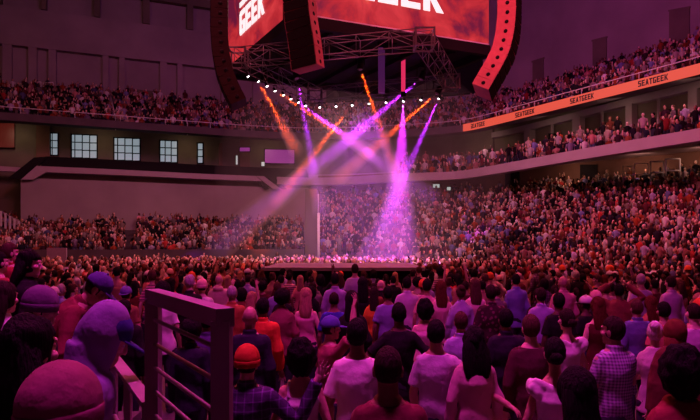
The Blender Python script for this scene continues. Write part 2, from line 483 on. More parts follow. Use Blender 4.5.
# lower bowl
def tier(name, xs, zf, zb, n, label):
    m = MB(); vs = []; fs = []
    for x in xs:
        a, b = lerp_tab(dF, x), lerp_tab(dB, x)
        f0, b0 = zf(x), zb(x)
        pr = [(a - 0.15, FZ), (a - 0.15, f0 + 0.55), (a, f0 + 0.55), (a, f0)]
        for i in range(n):
            da = (b + 0.6 - a) / n
            z = f0 + (b0 - f0) * i / (n - 1)
            pr += [(a + da * i, z), (a + da * (i + 1), z)]
        pr += [(b + 0.6, FZ)]
        k = (x - CX) / F
        vs += [(k * d, d, z) for d, z in pr]
    mm = len(pr)
    for i in range(len(xs) - 1):
        for j in range(mm):
            q = (j + 1) % mm
            fs.append((i * mm + j, i * mm + q, (i + 1) * mm + q, (i + 1) * mm + j))
    fs.append(tuple(range(mm))); fs.append(tuple((len(xs) - 1) * mm + j for j in range(mm - 1, -1, -1)))
    m.add(vs, fs)
    struct(name, m, SEATM, label)
NL, NR = 17, 28
zfL = lambda x: 1.42
zbL = lambda x: 3.4
zfR = lambda x: lerp_tab([(322, 1.05), (460, 0.9), (580, 0.7), (700, 0.5), (800, 0.4)], x)
zbR = lambda x: 5.9
tier('floor_lower_left_stand', [-130 + i * (304 + 130) / 40 for i in range(41)], zfL, zbL, NL, 'stepped lower stand on the left')
tier('floor_lower_right_stand', [322 + i * (798 - 322) / 40 for i in range(41)], zfR, zbR, NR, 'stepped lower stand sweeping round the right side')
m = MB()
for x0, x1, d in ((305, 317.2, 39.5),):
    a, b = P(x0, 0, d), P(x1, 0, d)
    m.box(((a.x + b.x) / 2, d + 1, 3.04), (b.x - a.x, 2, 6.32))
struct('wall_pier', m, OLIVE, 'plain pier between the left and right lower stands')

# seating riser the camera stands on, and its lower steps towards the left
m = MB(); m.add([(-0.72, 1.38, FZ), (-0.30, 0.95, FZ), (1.4, 0.95, FZ), (1.4, -4, FZ), (-2.2, -4, FZ), (-2.2, 1.0, FZ), (-1.4, 1.0, FZ)] +
                [(-0.72, 1.38, .75), (-0.30, 0.95, .75), (1.4, 0.95, .75), (1.4, -4, .75), (-2.2, -4, .75), (-2.2, 1.0, .75), (-1.4, 1.0, .75)],
                [(6, 5, 4, 3, 2, 1, 0), (7, 8, 9, 10, 11, 12, 13)] + [(i, (i + 1) % 7, (i + 1) % 7 + 7, i + 7) for i in range(7)])
struct('floor_riser', m, CONC, 'concrete riser at the near end')
m = MB(); m.box((-1.475, 2.45, 0.065), (1.35, 2.3, 0.37)); struct('floor_step', m, CONC, 'low concrete step at the near left')
m = MB(); m.box((-3.0, 3.5, 0.19), (1.6, 4.8, 0.62)); m.box((-4.55, 5.0, 0.24), (1.5, 7.0, 0.72)); struct('floor_side_steps', m, CONC, 'concrete steps at the near left edge')

# ================================================================== RAILS
def rail_thing(label, loc=(0, 0, 0), name='guard_railing', cat='railing', group=None):
    return empty(name, loc, label, cat, group)
# near railing: two posts, top bar, cross bars
rA, rB = P(153.5, 0, 2.15), P(222, 0, 1.52)
rt = empty('guard_railing', (rA.x, rA.y, 0.75), 'near purple-grey metal railing with two posts and slim cross bars', 'railing')
inv = Vector((-rA.x, -rA.y, -0.75))
def V3(p, z): return Vector((p.x, p.y, z)) + inv
m = MB(); m.beam(V3(rA, 0.0), V3(rA, 2.045), 0.05); build('post', m, STEEL, rt)
m = MB(); m.beam(V3(rB, 0.0), V3(rB, 2.045), 0.05); build('post', m, STEEL, rt)
dirv = (rB - rA); dirv.z = 0; dirv.normalize()
m = MB(); m.beam(V3(rA - dirv * 0.025, 2.055), V3(rB + dirv * 0.025, 2.055), 0.052, 0.05); build('top_rail', m, STEEL, rt)
for z in (1.965, 1.873, 1.783, 1.693, 1.603, 1.513, 1.42, 1.33, 1.24, 1.15):
    m = MB(); m.tube([V3(rA, z), V3(rB, z)], 0.0075, 8); build('cross_bar', m, STEEL, rt, True)
# flat handrail below it
hA, hB = P(113, 357, 3.0), P(149, 404, 2.15)
ht = empty('handrail', (hA.x, hA.y, 0.0), 'flat pale handrail slanting down beside the near railing', 'handrail')
inv = Vector((-hA.x, -hA.y, 0))
m = MB(); m.beam(Vector(hA) + inv, Vector(hB) + inv, 0.055, 0.02); build('top_board', m, WOOD, ht)
for t in (0.04, 0.5, 0.96):
    q = hA.lerp(hB, t) + inv
    m = MB(); m.beam((q.x, q.y, 0.25 if t < 0.8 else FZ), (q.x, q.y, q.z - 0.01), 0.03); build('post', m, STEEL, ht)
for k in (0.3, 0.6):
    m = MB(); m.tube([hA + inv - Vector((0, 0, k)), hB + inv - Vector((0, 0, k))], 0.012); build('cross_bar', m, STEEL, ht, True)
# rail along the upper deck
dr = offset(DECK, 0.08)
e = empty('deck_rail', (dr[0].x, dr[0].y, DZ), 'thin pale rail along the front edge of the upper deck', 'railing')
inv = -Vector((dr[0].x, dr[0].y, DZ))
m = MB(); m.tube([Vector((p.x, p.y, DZ + 0.42)) + inv for p in dr], 0.03, 6); build('top_rail', m, WHITEP, e, True)
k = 0
for i in range(0, len(dr), 3):
    if k < 99:
        m = MB(); m.beam(Vector((dr[i].x, dr[i].y, DZ)) + inv, Vector((dr[i].x, dr[i].y, DZ + 0.42)) + inv, 0.03); build('post', m, WHITEP, e); k += 1
# stair rails of the left upper deck
for (xa, ya, xb, yb, lab) in ((110.3, 94, 115.7, 118.5, 'white stair rail down the left upper deck, the left one of two'), (179.8, 99, 187.5, 124, 'white stair rail down the left upper deck nearer the hanging speakers')):
    dA, dB_ = at_px(offset(DECK, 6.8), xa)[0].y, at_px(offset(DECK, 0.4), xb)[0].y
    a, b = P(xa, ya, dA), P(xb, yb, dB_)
    e = empty('stair_rail', a, lab, 'railing')
    m = MB(); m.tube([Vector((0, 0, 0)), b - a], 0.045); build('top_rail', m, WHITEP, e, True)
    for t in (0.02, 0.25, 0.5, 0.75, 0.98):
        q = (b - a) * t
        m = MB(); m.beam(q - Vector((0, 0, 0.95)), q, 0.045); build('post', m, WHITEP, e)
# frames of tube at the top of the stands
def tube_frame(x0, x1, y0, y1, d, lab, r=0.03, drop=0.5, group=None):
    a, b = P(x0, y0, d), P(x1, y0, d)
    zb_ = zpx(y1, d)
    e = empty('barrier_frame', (a.x, a.y, zb_), lab, 'barrier', group)
    w = b.x - a.x; h = a.z - zb_
    m = MB(); m.tube([(0, 0, h), (w, 0, h)], r); build('top_rail', m, WHITEP, e, True)
    m = MB(); m.tube([(0, 0, 0), (w, 0, 0)], r); build('bottom_rail', m, WHITEP, e, True)
    for q in (0, w):
        m = MB(); m.tube([(q, 0, -drop), (q, 0, h)], r); build('post', m, WHITEP, e, True)
tube_frame(31.3, 41, 82, 88.5, 47.2, 'white tube frame at the back of the left upper deck, left one of two', 0.05, 1.0)
tube_frame(43.2, 53, 82.6, 89, 47.6, 'white tube frame at the back of the left upper deck, right one of two', 0.05, 1.0)
for i, (x0, x1, y0, y1) in enumerate(((623, 633, 166, 175), (634.5, 648, 163.6, 174.5), (650.5, 663.5, 161.6, 172.5), (666, 680, 158.8, 170.5))):
    d = 34.5 - i * 0.4
    tube_frame(x0, x1, y0, y1, d, 'white tube frame at the top of the right stand, ' + ('farthest of four', 'second farthest of four', 'second nearest of four', 'nearest of four')[i], 0.045 if i > 1 else 0.025, 0.7)
# stair railing at the far left
e = empty('stair_railing', P(0, 232, 37.5), 'row of pale posts stepping down beside the far left stand', 'railing')
inv = -P(0, 232, 37.5)
tops = [(-16, 204), (-9, 207), (-4, 209.5), (1, 211), (5.5, 213.2), (10, 216), (14.5, 218.5), (19, 221), (23.5, 223.5), (28.5, 227), (33, 230), (38, 233.5), (43, 236)]
for x, y in tops:
    a, b = P(x, y, 37.5), P(x, y + 15.5, 37.5)
    m = MB(); m.beam(b + inv, a + inv, 0.1); build('post', m, WHITEP, e)
for k in (0.5, 7.5):
    m = MB(); m.tube([P(x, y + k, 37.5) + inv for x, y in tops], 0.025, 6); build('rail', m, STEEL, e, True)
m = MB()
px = [(x, y + 15.5) for x, y in tops]
vs = [tuple(P(x, y, 37.4)) for x, y in px] + [tuple(P(x, y, 38.2)) for x, y in px]
vs += [tuple((q[0], q[1], FZ)) for q in vs]
n = len(px); fs = []
for i in range(n - 1):
    fs += [(i, i + 1, i + 1 + n, i + n), (i, i + 2 * n, i + 1 + 2 * n, i + 1), (i + n, i + 1 + n, i + 1 + 3 * n, i + 3 * n)]
fs += [(n - 1, 3 * n - 1, 4 * n - 1, 2 * n - 1), (0, n, 3 * n, 2 * n)]
m.add(vs, fs); struct('wall_stair', m, CONC, 'sloping concrete wall carrying the row of pale posts')
m = MB(); m.box((0, 0, 0.45), (1.15, 0.12, 0.9)); o = build('crowd_barrier', m, STEEL); o.location = P(57, 259, 33.1); o.location.z = 1.18
tag(o, 'plain grey barrier panel at the front of the far left stand', 'barrier')
# white pole in the far middle
e = empty('pole', P(318.5, 250, 38.3), 'slim white pole standing before the far pier', 'pole'); e.location.z = FZ
m = MB(); m.tube([(0, 0, 0), (0, 0, zpx(213, 38.3) - FZ)], 0.09, 8); build('lower_tube', m, WHITEP, e, True)
m = MB(); m.tube([(0, 0, zpx(213, 38.3) - FZ), (-.02, 0, zpx(194, 38.3) - FZ)], 0.04, 8); build('upper_tube', m, WHITEP, e, True)

# ================================================================== STAGE
e = empty('stage', (-0.22, 19.4, FZ), 'low pale stage deck beyond the standing crowd', 'stage')
m = MB(); m.box((0, 0, 1.63), (5.0, 4.6, 0.1)); build('deck', m, STAGEM, e)
m = MB(); m.box((0, 0, 0.79), (4.9, 4.5, 1.58)); build('skirt', m, DARK, e)
for s in (-1, 1):
    m = MB()
    for k in range(5): m.box((s * (2.5 + .25 * (k + .5)), -1.2, .79 - .15 * k), (.25, 1.2, 1.58 - .3 * k))
    build('steps', m, DARK, e)
# ================================================================== LETTERING
GL = {
 'S': [[(0, 1), (.75, 1), (.75, .8), (0, .8)], [(0, .8), (.25, .8), (.25, .6), (0, .55)], [(0, .6), (.62, .6), (.75, .5), (.75, .4), (.13, .4), (0, .5)], [(.5, .42), (.75, .45), (.75, .2), (.5, .2)], [(0, 0), (.75, 0), (.75, .2), (0, .2)]],
 'E': [[(0, 0), (.26, 0), (.26, 1), (0, 1)], [(.26, 0), (.75, 0), (.75, .21), (.26, .21)], [(.26, .4), (.66, .4), (.66, .6), (.26, .6)], [(.26, .79), (.75, .79), (.75, 1), (.26, 1)]],
 'A': [[(0, 0), (.24, 0), (.5, 1), (.28, 1)], [(.54, 0), (.78, 0), (.5, 1), (.28, 1)], [(.2, .2), (.58, .2), (.53, .38), (.25, .38)]],
 'T': [[(0, .79), (.78, .79), (.78, 1), (0, 1)], [(.26, 0), (.52, 0), (.52, .79), (.26, .79)]],
 'G': [[(0, .12), (.26, .12), (.26, .88), (0, .88)], [(0, .88), (.1, 1), (.75, 1), (.75, .79), (.26, .79)], [(0, .12), (.1, 0), (.75, 0), (.75, .21), (.26, .21)], [(.5, .21), (.75, .21), (.75, .55), (.5, .55)], [(.38, .4), (.5, .4), (.5, .55), (.38, .55)]],
 'K': [[(0, 0), (.26, 0), (.26, 1), (0, 1)], [(.26, .45), (.52, 1), (.8, 1), (.44, .45)], [(.26, .52), (.44, .55), (.82, 0), (.53, 0), (.26, .45)]],
}
def letters(mb, text, org, u, v, h, nrm, lw=1.0, slant=0.0, depth=0.03, gap=0.1):
    """block capitals from org along u, height h along v, standing depth proud of the surface"""
    cx_ = 0.0
    for ch in text:
        for poly in GL[ch]:
            pts = [org + u * ((cx_ + x * lw + y * slant) * h) + v * (y * h) for x, y in poly]
            n = len(pts)
            mb.add([p + nrm * depth for p in pts] + pts, [tuple(range(n)), tuple(range(2 * n - 1, n - 1, -1))] + [(i, (i + 1) % n, (i + 1) % n + n, i + n) for i in range(n)])
        cx_ += (0.78 + gap) * lw
    return cx_ * h

# ribbon board on the right upper deck
rb = sub(offset(DECK, -0.12), 463, 790)
e = empty('ribbon_board', (rb[0].x, rb[0].y, 11.2), 'long orange lit ribbon board along the right upper deck', 'display board')
inv = -Vector((rb[0].x, rb[0].y, 11.2))
m = MB(); sweep(m, [p for p in rb], [(0, 11.2), (0.1, 11.2), (0.1, DZ + 0.01), (0, DZ + 0.01)])
m.v = [tuple(Vector(q) + inv) for q in m.v]
build('led_strip', m, RIBB, e)
for x in (478.5, 524.5, 581.5, 652.5):
    p, t = at_px(rb, x)
    u = Vector((t.x, t.y, 0)); n = Vector((t.y, -t.x, 0))
    m = MB()
    w = letters(MB(), 'SEATGEEK', Vector((0, 0, 0)), u, Vector((0, 0, 1)), 0.33, n, 0.72)
    letters(m, 'SEATGEEK', Vector((p.x, p.y, 11.31)) + inv - u * w / 2, u, Vector((0, 0, 1)), 0.34, n, 0.72, 0.0, 0.012, 0.1)
    build('lettering', m, INK, e)

# ================================================================== SCOREBOARD
REL = 8.3
def hp(x, y, rel):
    d = dep(y, rel); return Vector(((x - CX) / F * d, d, EYE + rel))
bl_far, br_far = hp(229, 69, REL), hp(487.5, 46, REL)
br_near, bl_near = hp(314, 18, REL), hp(281.5, 24.5, REL)
u1 = (br_far - br_near); u1.z = 0
u2 = (bl_far - bl_near); u2.z = 0
# corner where both faces meet
def isect(p, d, q, e_):
    den = d.x * e_.y - d.y * e_.x
    t = ((q.x - p.x) * e_.y - (q.y - p.y) * e_.x) / den
    return p + d * t
corner = isect(br_near, u1, bl_near, u2)
sb = empty('scoreboard', (corner.x, corner.y, EYE + REL), 'huge hanging scoreboard with red smoky screens and white lettering', 'scoreboard')
inv = -Vector((corner.x, corner.y, EYE + REL))
H = 6.0
far = bl_far + (br_far - corner)
base = [corner, br_far, far, bl_far]
m = MB()
cen = sum(base, Vector()) / 4
q = [c + (cen - c).normalized() * 0.25 + inv for c in base]
m.add([v - Vector((0, 0, .15)) for v in q] + [v + Vector((0, 0, H)) for v in q], [(0, 1, 2, 3), (7, 6, 5, 4)] + [(i, (i + 1) % 4, (i + 1) % 4 + 4, i + 4) for i in range(4)])
build('body', m, DARK, sb)
m = MB()
rim = [c + (c - cen).normalized() * 0.05 + inv for c in base]
for a, b in zip(rim, rim[1:] + rim[:1]):
    m.beam(a - Vector((0, 0, .22)), b - Vector((0, 0, .22)), 0.22, 0.42)
build('bottom_rim', m, DARK, sb)
m = MB()
for k in range(1, 6):
    m.beam(q[0].lerp(q[1], k / 6) - Vector((0, 0, .35)), q[3].lerp(q[2], k / 6) - Vector((0, 0, .35)), 0.14, 0.2)
build('underside_beams', m, DARK, sb)
Z = Vector((0, 0, 1))
def screen(a, b, nm):
    t = (b - a); t.z = 0; L_ = t.length; t.normalize()
    n = t.cross(Z)
    if n.dot(-a) < 0: n = -n
    m = MB(); c = (a + b) / 2 + inv + Z * H / 2 + n * 0.02
    rot = Matrix((t, n, Z)).transposed()
    m.box(c, (L_, 0.14, H), rot)
    o = build('screen', m, SCREEN, sb)
    o['label'] = nm
    return t, n
tR, nR = screen(br_near, br_far, 'red smoky screen facing right')
tL, nL = screen(bl_far, bl_near, 'red smoky screen facing left')
m = MB(); m.beam(br_near + inv + nR * .1 + Z * .02, br_far + inv + nR * .1 + Z * .02, .05, .06); build('lower_edge', m, WHITEP, sb)
def word_from(a, t, n, x_at, x_right, y_right, text, h, lw, up):
    """place the word so that its last letter ends on the sight line through (x_right, y_right)"""
    k = (x_right - CX) / F
    s = (k * a.y - a.x) / (t.x - k * t.y)
    p = a + t * s
    z = zpx(y_right, p.y)
    m_ = MB(); w = letters(MB(), text, Vector(), t, Z, h, n, lw)
    m = MB(); letters(m, text, Vector((p.x, p.y, z + up)) + inv - t * w + n * 0.1, t, Z, h, n, lw, 0, 0.03)
    return build('lettering', m, LETW, sb)
word_from(br_near, tR, nR, 0, 443.5, 15, 'GEEK', 1.12, 1.0, 0)
word_from(br_near, tR, nR, 0, 443.5, 15, 'SEAT', 1.12, 1.0, 1.35)
word_from(bl_far, tL, nL, 0, 267.5, 13, 'GEEK', 1.05, 0.80, 0)
word_from(bl_far, tL, nL, 0, 267.5, 13, 'SEAT', 1.05, 0.80, 1.25)
for c in base:
    qq = c + (cen - c) * 0.3 + inv
    m = MB(); m.tube([qq + Z * H, qq + Z * (31 - EYE - REL)], 0.06); build('hanging_cable', m, DARK, sb)

# ================================================================== TRUSS RING AND LAMPS
RT = 7.5
tA, tB, tC, tD = hp(424, 31, RT), hp(451, 76, RT), hp(315, 89, RT), hp(238, 50, RT)
tr = empty('lighting_truss', tA, 'square ring of silver box truss hanging under the scoreboard', 'truss')
def box_truss(a, b, h=0.6, w=0.6, seg=1.15, r=0.019):
    m = MB(); t = (b - a).normalized(); s = t.cross(Z).normalized() * w / 2
    n = max(2, round((b - a).length / seg))
    dz = Z * h
    for o in (s, -s):
        m.tube([a + o, b + o], r, 6); m.tube([a + o - dz, b + o - dz], r, 6)
    for i in range(n):
        p, q_ = a.lerp(b, i / n), a.lerp(b, (i + 1) / n)
        f = i % 2
        for o in (s, -s):
            m.tube([p + o, p + o - dz], r * .7, 5)
            m.tube([(p if f else q_) + o, (q_ if f else p) + o - dz], r * .7, 5)
        m.tube([p + s, q_ - s], r * .6, 5); m.tube([p + s - dz, q_ - s - dz], r * .6, 5)
        m.tube([p + s, p - s], r * .6, 5)
    return m
for a, b in ((tD, tA), (tA, tB), (tB, tC), (tC, tD)):
    build('truss_section', box_truss(a - tA, b - tA), ALU, tr, True)
for c in (tA, tB, tC, tD):
    q = (c - tA)
    m = MB()
    for sx in (-.32, .32):
        for sy in (-.32, .32):
            m.beam(q + Vector((sx, sy, .03)), q + Vector((sx, sy, -.63)), 0.06)
    for zz in (.0, -.6):
        for sx in (-.32, .32):
            m.beam(q + Vector((sx, -.34, zz)), q + Vector((sx, .34, zz)), 0.05); m.beam(q + Vector((-.34, sx, zz)), q + Vector((.34, sx, zz)), 0.05)
    build('corner_block', m, ALU, tr)

lampL = [(248, 76.4), (258.2, 81.4), (267, 86.2), (275, 91), (283.6, 95), (291, 99), (298.5, 102.5), (305.6, 105.8)]
lampR = [(319.7, 107.4), (336, 106.5), (352.2, 105.4), (369, 103.9), (386, 102.6), (403.5, 101.4), (421, 100), (438.7, 98.8)]
def lamp(p, label, group, target=Vector((0, 24, 2)), lens=LENS, s=1.0):
    e = empty('stage_lamp', p, label, 'lamp', group)
    dv = (target - p).normalized()
    rot = dv.to_track_quat('-Z', 'Y').to_matrix()
    m = MB(); pts = [rot @ Vector((0, 0, z)) for z in (.28 * s, .24 * s, .02 * s, 0)]
    m.tube(pts, [.06 * s, .09 * s, .10 * s, .10 * s], 12); build('housing', m, DARK, e, True)
    m = MB(); m.ball((0, 0, 0), (.088 * s, .088 * s, .05 * s), 12, 7, rot); build('lens', m, lens, e, True)
    m = MB()
    for sx in (-1, 1):
        m.beam((sx * .13 * s, 0, .12 * s), (sx * .13 * s, 0, .40 * s), .03 * s)
    m.beam((-.14 * s, 0, .40 * s), (.14 * s, 0, .40 * s), .04 * s); build('yoke', m, DARK, e)
    m = MB(); m.tube([(0, 0, .40 * s), (0, 0, .62 * s)], .02 * s, 6); build('clamp', m, DARK, e)
    return e
ordn = ['first', 'second', 'third', 'fourth', 'fifth', 'sixth', 'seventh', 'eighth', 'ninth', 'tenth', 'eleventh', 'twelfth']
lp = {}
def along(a, b, x):
    k = (x - CX) / F
    t = (k * a.y - a.x) / ((b.x - a.x) - k * (b.y - a.y))
    return a.lerp(b, t)
for i, (x, y) in enumerate(lampL):
    q = along(tD, tC, x); d = q.y
    lp['L%d' % i] = P(x, y, d)
    lamp(P(x, y, d), 'small white stage lamp under the left truss, %s down from its upper end' % ordn[i], 'white lamps under the left truss', s=.58)
for i, (x, y) in enumerate(lampR):
    q = along(tC, tB, x); d = q.y
    lp['R%d' % i] = P(x, y, d)
    lamp(P(x, y, d), 'small white stage lamp under the far truss, %s from its left end' % ordn[i], 'white lamps under the far truss', s=.58)
mh = {'a': P(297, 78, tC.lerp(tD, .5).y), 'b': P(360, 69, 22.8), 'c': P(421, 79, tB.y - 1.2), 'd': P(437, 93.5, 25.0)}
for k, lab in (('a', 'dark moving lamp casting the violet beam left of the middle'), ('b', 'dark moving lamp casting the steep orange beam in the middle'), ('c', 'dark moving lamp casting the long violet beam to the left'), ('d', 'dark moving lamp casting the orange beam beside the far corner')):
    lamp(mh[k], lab, None, Vector((0, 24, 2)), mat('dim_lens', (0.3, 0.2, 0.3), 0.2), 1.3)

# glowing hanging column and the dark one beyond
e = empty('light_column', P(403.3, 92, 24), 'slim red glowing column hanging behind the truss', 'light column')
z0, z1 = zpx(90, 24), zpx(57.5, 24)
m = MB(); m.box((0, 0, (z1 - z0) / 2), (0.17, 0.12, z1 - z0)); build('lit_tube', m, mat('red_light_tube', (.2, .02, .05), .4, emit=(0.85, 0.03, 0.13), estr=0.9), e)
m = MB(); m.box((0, 0, -.1), (0.2, .16, .2)); build('lower_bracket', m, DARK, e)
m = MB(); m.box((0, 0, z1 - z0 + .1), (.3, .24, .2)); build('upper_bracket', m, DARK, e)
e = empty('light_column', P(381.5, 93, 22.6), 'dim violet column hanging behind the truss, left of the red glowing one', 'light column')
z0, z1 = zpx(93, 22.6), zpx(48, 22.6)
m = MB(); m.box((0, 0, (z1 - z0) / 2), (0.26, 0.16, z1 - z0)); build('lit_tube', m, mat('violet_column', (.1, .03, .12), .4, emit=(0.20, 0.035, 0.27), estr=0.22), e)  # weak violet emission gives this column its tint
m = MB(); m.box((0, 0, z1 - z0 + .1), (.34, .24, .2)); build('upper_bracket', m, DARK, e)
m = MB(); zbar(m, DECK, 7.9, 318, 452, 16.4, 31, .4); struct('trim_9', m, DARK, 'black slab high on the far wall behind the truss')  # black slab set over the upper far wall

# ================================================================== LINE ARRAYS
def line_array(label, cs, d, yaw, size, roll_sign, cabm):
    """hanging column of speaker cabinets; cs: centres in the picture from the top down"""
    pts = [P(x, y, d) for x, y in cs]
    e = empty('line_array', pts[0], label, 'loudspeaker array')
    w, dp, h = size
    for i, p in enumerate(pts):
        a, b = pts[max(i - 1, 0)], pts[min(i + 1, len(pts) - 1)]
        t = (a - b).normalized()                               # upwards along the hang
        yv = Matrix.Rotation(yaw, 3, 'Z') @ Vector((0, 1, 0))  # depth axis of the cabinet
        xv = t.cross(yv).normalized() if False else yv.cross(t).normalized()
        yv = t.cross(xv).normalized()
        rot = Matrix((xv, yv, t)).transposed()
        cab = MB(); hh = h * 0.985
        # trapezoid cabinet
        vs = [Vector((sx * w / 2, sy * dp / 2, sz * hh / 2 * (1 if sx == roll_sign else .96))) for sx in (-1, 1) for sy in (-1, 1) for sz in (-1, 1)]
        cab.add([rot @ v + p - pts[0] for v in vs], [(0, 1, 3, 2), (4, 6, 7, 5), (0, 4, 5, 1), (2, 3, 7, 6), (0, 2, 6, 4), (1, 5, 7, 3)])
        c = build('cabinet', cab, cabm, e)
        g = MB(); g.box(p - pts[0] + rot @ Vector((roll_sign * (w / 2 + .012), 0, 0)), (.03, dp * .94, hh * .9), rot); build('grille', g, GRILL, c)
        for sy in (-1, 1):
            f = MB(); f.ball(p - pts[0] + rot @ Vector((.05 * w, sy * dp / 2, 0)), (.07, .02, .07), 10, 6, rot)
            build('fly_point', f, DARK, c, True)
    m = MB(); m.box((0, 0, h * .8), (w * .9, dp * .9, .12)); build('fly_frame', m, DARK, e)
    m = MB()
    for sx in (-.3, .3):
        m.tube([(sx * w, 0, h * .8), (sx * w * .3, 0, 31 - pts[0].z)], .025, 6)
    build('hanging_cable', m, DARK, e)
    return e
def hang(ctrl, step):                   # points at even spacing down a polyline in the picture
    out = [Vector(ctrl[0])]; rest = step
    for a, b in zip(ctrl, ctrl[1:]):
        a, b = Vector(a), Vector(b); L_ = (b - a).length; s = rest
        while s <= L_:
            out.append(a.lerp(b, s / L_)); s += step
        rest = s - L_
    return [tuple(p) for p in out]
line_array('curved red-lit loudspeaker array hanging right of the scoreboard', hang([(508, -50), (509.5, -10), (509.3, 20), (507, 40), (502, 57), (494.5, 71), (483.5, 90)], 9.6), 19.5, R(-28), (0.62, 0.9, 0.335), 1, CAB_LIT)
line_array('dark curved loudspeaker array hanging left of the scoreboard', hang([(220.5, -50), (220, 0), (219.6, 30), (221, 52), (224.5, 72), (230, 87), (237, 101)], 9.6), 19.5, R(11), (0.56, 0.8, 0.335), -1, CAB_SHADE)
line_array('broad dark loudspeaker array hanging in front of the scoreboard corner', hang([(297, -50), (298.5, -10), (301, 20), (305, 44), (307.5, 65)], 9.6), 18.0, R(66), (0.56, 0.92, 0.31), -1, CAB_LIT)
# ================================================================== PEOPLE
from mathutils import noise as mnoise
VIEW = bpy.context.view_layer
def remeshed(mb, voxel, smooth=2, fold=0.0, fscale=9.0):
    """one continuous skin grown over overlapping lofts"""
    tmp = bpy.data.objects.new('tmp', mb.mesh('tmp')); COL.objects.link(tmp)
    a = tmp.modifiers.new('r', 'REMESH'); a.mode = 'VOXEL'; a.voxel_size = voxel
    if smooth:
        b = tmp.modifiers.new('s', 'SMOOTH'); b.factor = 0.5; b.iterations = smooth
    dg = bpy.context.evaluated_depsgraph_get(); dg.update()
    me = bpy.data.meshes.new_from_object(tmp.evaluated_get(dg))
    old = tmp.data
    bpy.data.objects.remove(tmp); bpy.data.meshes.remove(old)
    if fold:
        n = len(me.vertices)
        co = np.empty(n * 3, np.float32); me.vertices.foreach_get('co', co); co = co.reshape(-1, 3)
        no = np.empty(n * 3, np.float32); me.vertices.foreach_get('normal', no); no = no.reshape(-1, 3)
        x, y, z = co.T * fscale
        f = np.sin(z * 3.1 + 2.2 * np.sin(x * 1.7 + y) + 1.3 * np.sin(z * 0.9)) * 0.6 + np.sin(x * 2.6 - z * 1.4 + 1.7 * np.sin(y * 2 + z * 1.1)) * 0.5
        co += no * (f * fold)[:, None]
        me.vertices.foreach_set('co', co.ravel())
    me.polygons.foreach_set('use_smooth', [True] * len(me.polygons))
    me.update()
    return me

V = Vector
POSES = {   # elbow, wrist for right (+x) and left arm
    'down':  (V((.212, -.03, 1.12)), V((.222, .05, .87)), V((-.212, -.03, 1.12)), V((-.222, .05, .87))),
    'loose': (V((.222, -.05, 1.13)), V((.222, .07, .90)), V((-.218, -.01, 1.12)), V((-.20, .15, .94))),
    'front': (V((.205, .02, 1.12)), V((.07, .26, 1.16)), V((-.205, .02, 1.12)), V((-.07, .28, 1.12))),
    'hips':  (V((.37, -.06, 1.17)), V((.19, .05, 1.0)), V((-.37, -.06, 1.17)), V((-.19, .05, 1.0))),
    'phone': (V((.27, .14, 1.22)), V((.13, .30, 1.50)), V((-.20, .0, 1.12)), V((-.18, .15, .95))),
    'up1':   (V((.30, .10, 1.56)), V((.24, .16, 1.84)), V((-.25, .0, 1.13)), V((-.22, .12, .93))),
    'up2':   (V((.31, .10, 1.54)), V((.27, .16, 1.82)), V((-.31, .10, 1.54)), V((-.27, .16, 1.82))),
    'hugR':  (V((.36, -.06, 1.20)), V((.58, -.17, 1.08)), V((-.20, .0, 1.12)), V((-.18, .15, .95))),
    'hugL':  (V((.20, .0, 1.12)), V((.18, .15, .95)), V((-.36, -.06, 1.20)), V((-.58, -.17, 1.08))),
    'reach': (V((.40, .03, 1.20)), V((.54, .03, 1.50)), V((-.20, .0, 1.12)), V((-.18, .15, .95))),
    'headR': (V((.40, .05, 1.52)), V((.15, .10, 1.72)), V((-.40, .05, 1.52)), V((-.13, .10, 1.72))),
    'lean':  (V((.30, .12, 1.15)), V((.16, .34, 1.05)), V((-.30, .12, 1.15)), V((-.14, .34, 1.05))),
    'clasp': (V((.25, -.10, 1.14)), V((-.03, -.17, 1.03)), V((-.20, .0, 1.12)), V((-.18, .15, .95))),
}
PIV = V((0, -0.005, 1.50))
HC = V((0, 0.012, 1.615))          # head centre
def headm(yaw, pitch):
    return Matrix.Translation(PIV) @ Euler((-R(pitch), 0, R(yaw)), 'XYZ').to_matrix().to_4x4() @ Matrix.Translation(-PIV)
def leaned(pts, lean):
    return pts
def torso(sex, g=0.0, z0=0.80, z1=1.50, neck=True):
    """(centre, half width, half depth) rings of a trunk, grown by g"""
    w = {'m': [(.80, .150, .105), (.88, .154, .112), (.96, .150, .108), (1.06, .134, .098), (1.18, .150, .103), (1.30, .165, .110), (1.37, .166, .102), (1.415, .142, .088), (1.455, .098, .076), (1.49, .068, .066), (1.54, .058, .060)],
         'f': [(.80, .158, .108), (.88, .164, .116), (.96, .148, .106), (1.06, .112, .086), (1.18, .130, .096), (1.28, .145, .110), (1.35, .146, .096), (1.395, .125, .080), (1.435, .085, .068), (1.47, .058, .058), (1.53, .049, .052)]}[sex]
    rs = []
    for z, a, b in w:
        if z0 - 1e-6 <= z <= z1:
            yc = -.012 * math.sin((z - .9) * 5.0)
            rs.append(((0, yc, z), a + g, b + g))
    return rs
def sh(sex, side):
    return V((side * (.143 if sex == 'm' else .124), -.005, 1.375 if sex == 'm' else 1.357))
def arm_pts(sex, pose, side):
    e, w = (POSES[pose][0], POSES[pose][1]) if side > 0 else (POSES[pose][2], POSES[pose][3])
    return sh(sex, side), e, w
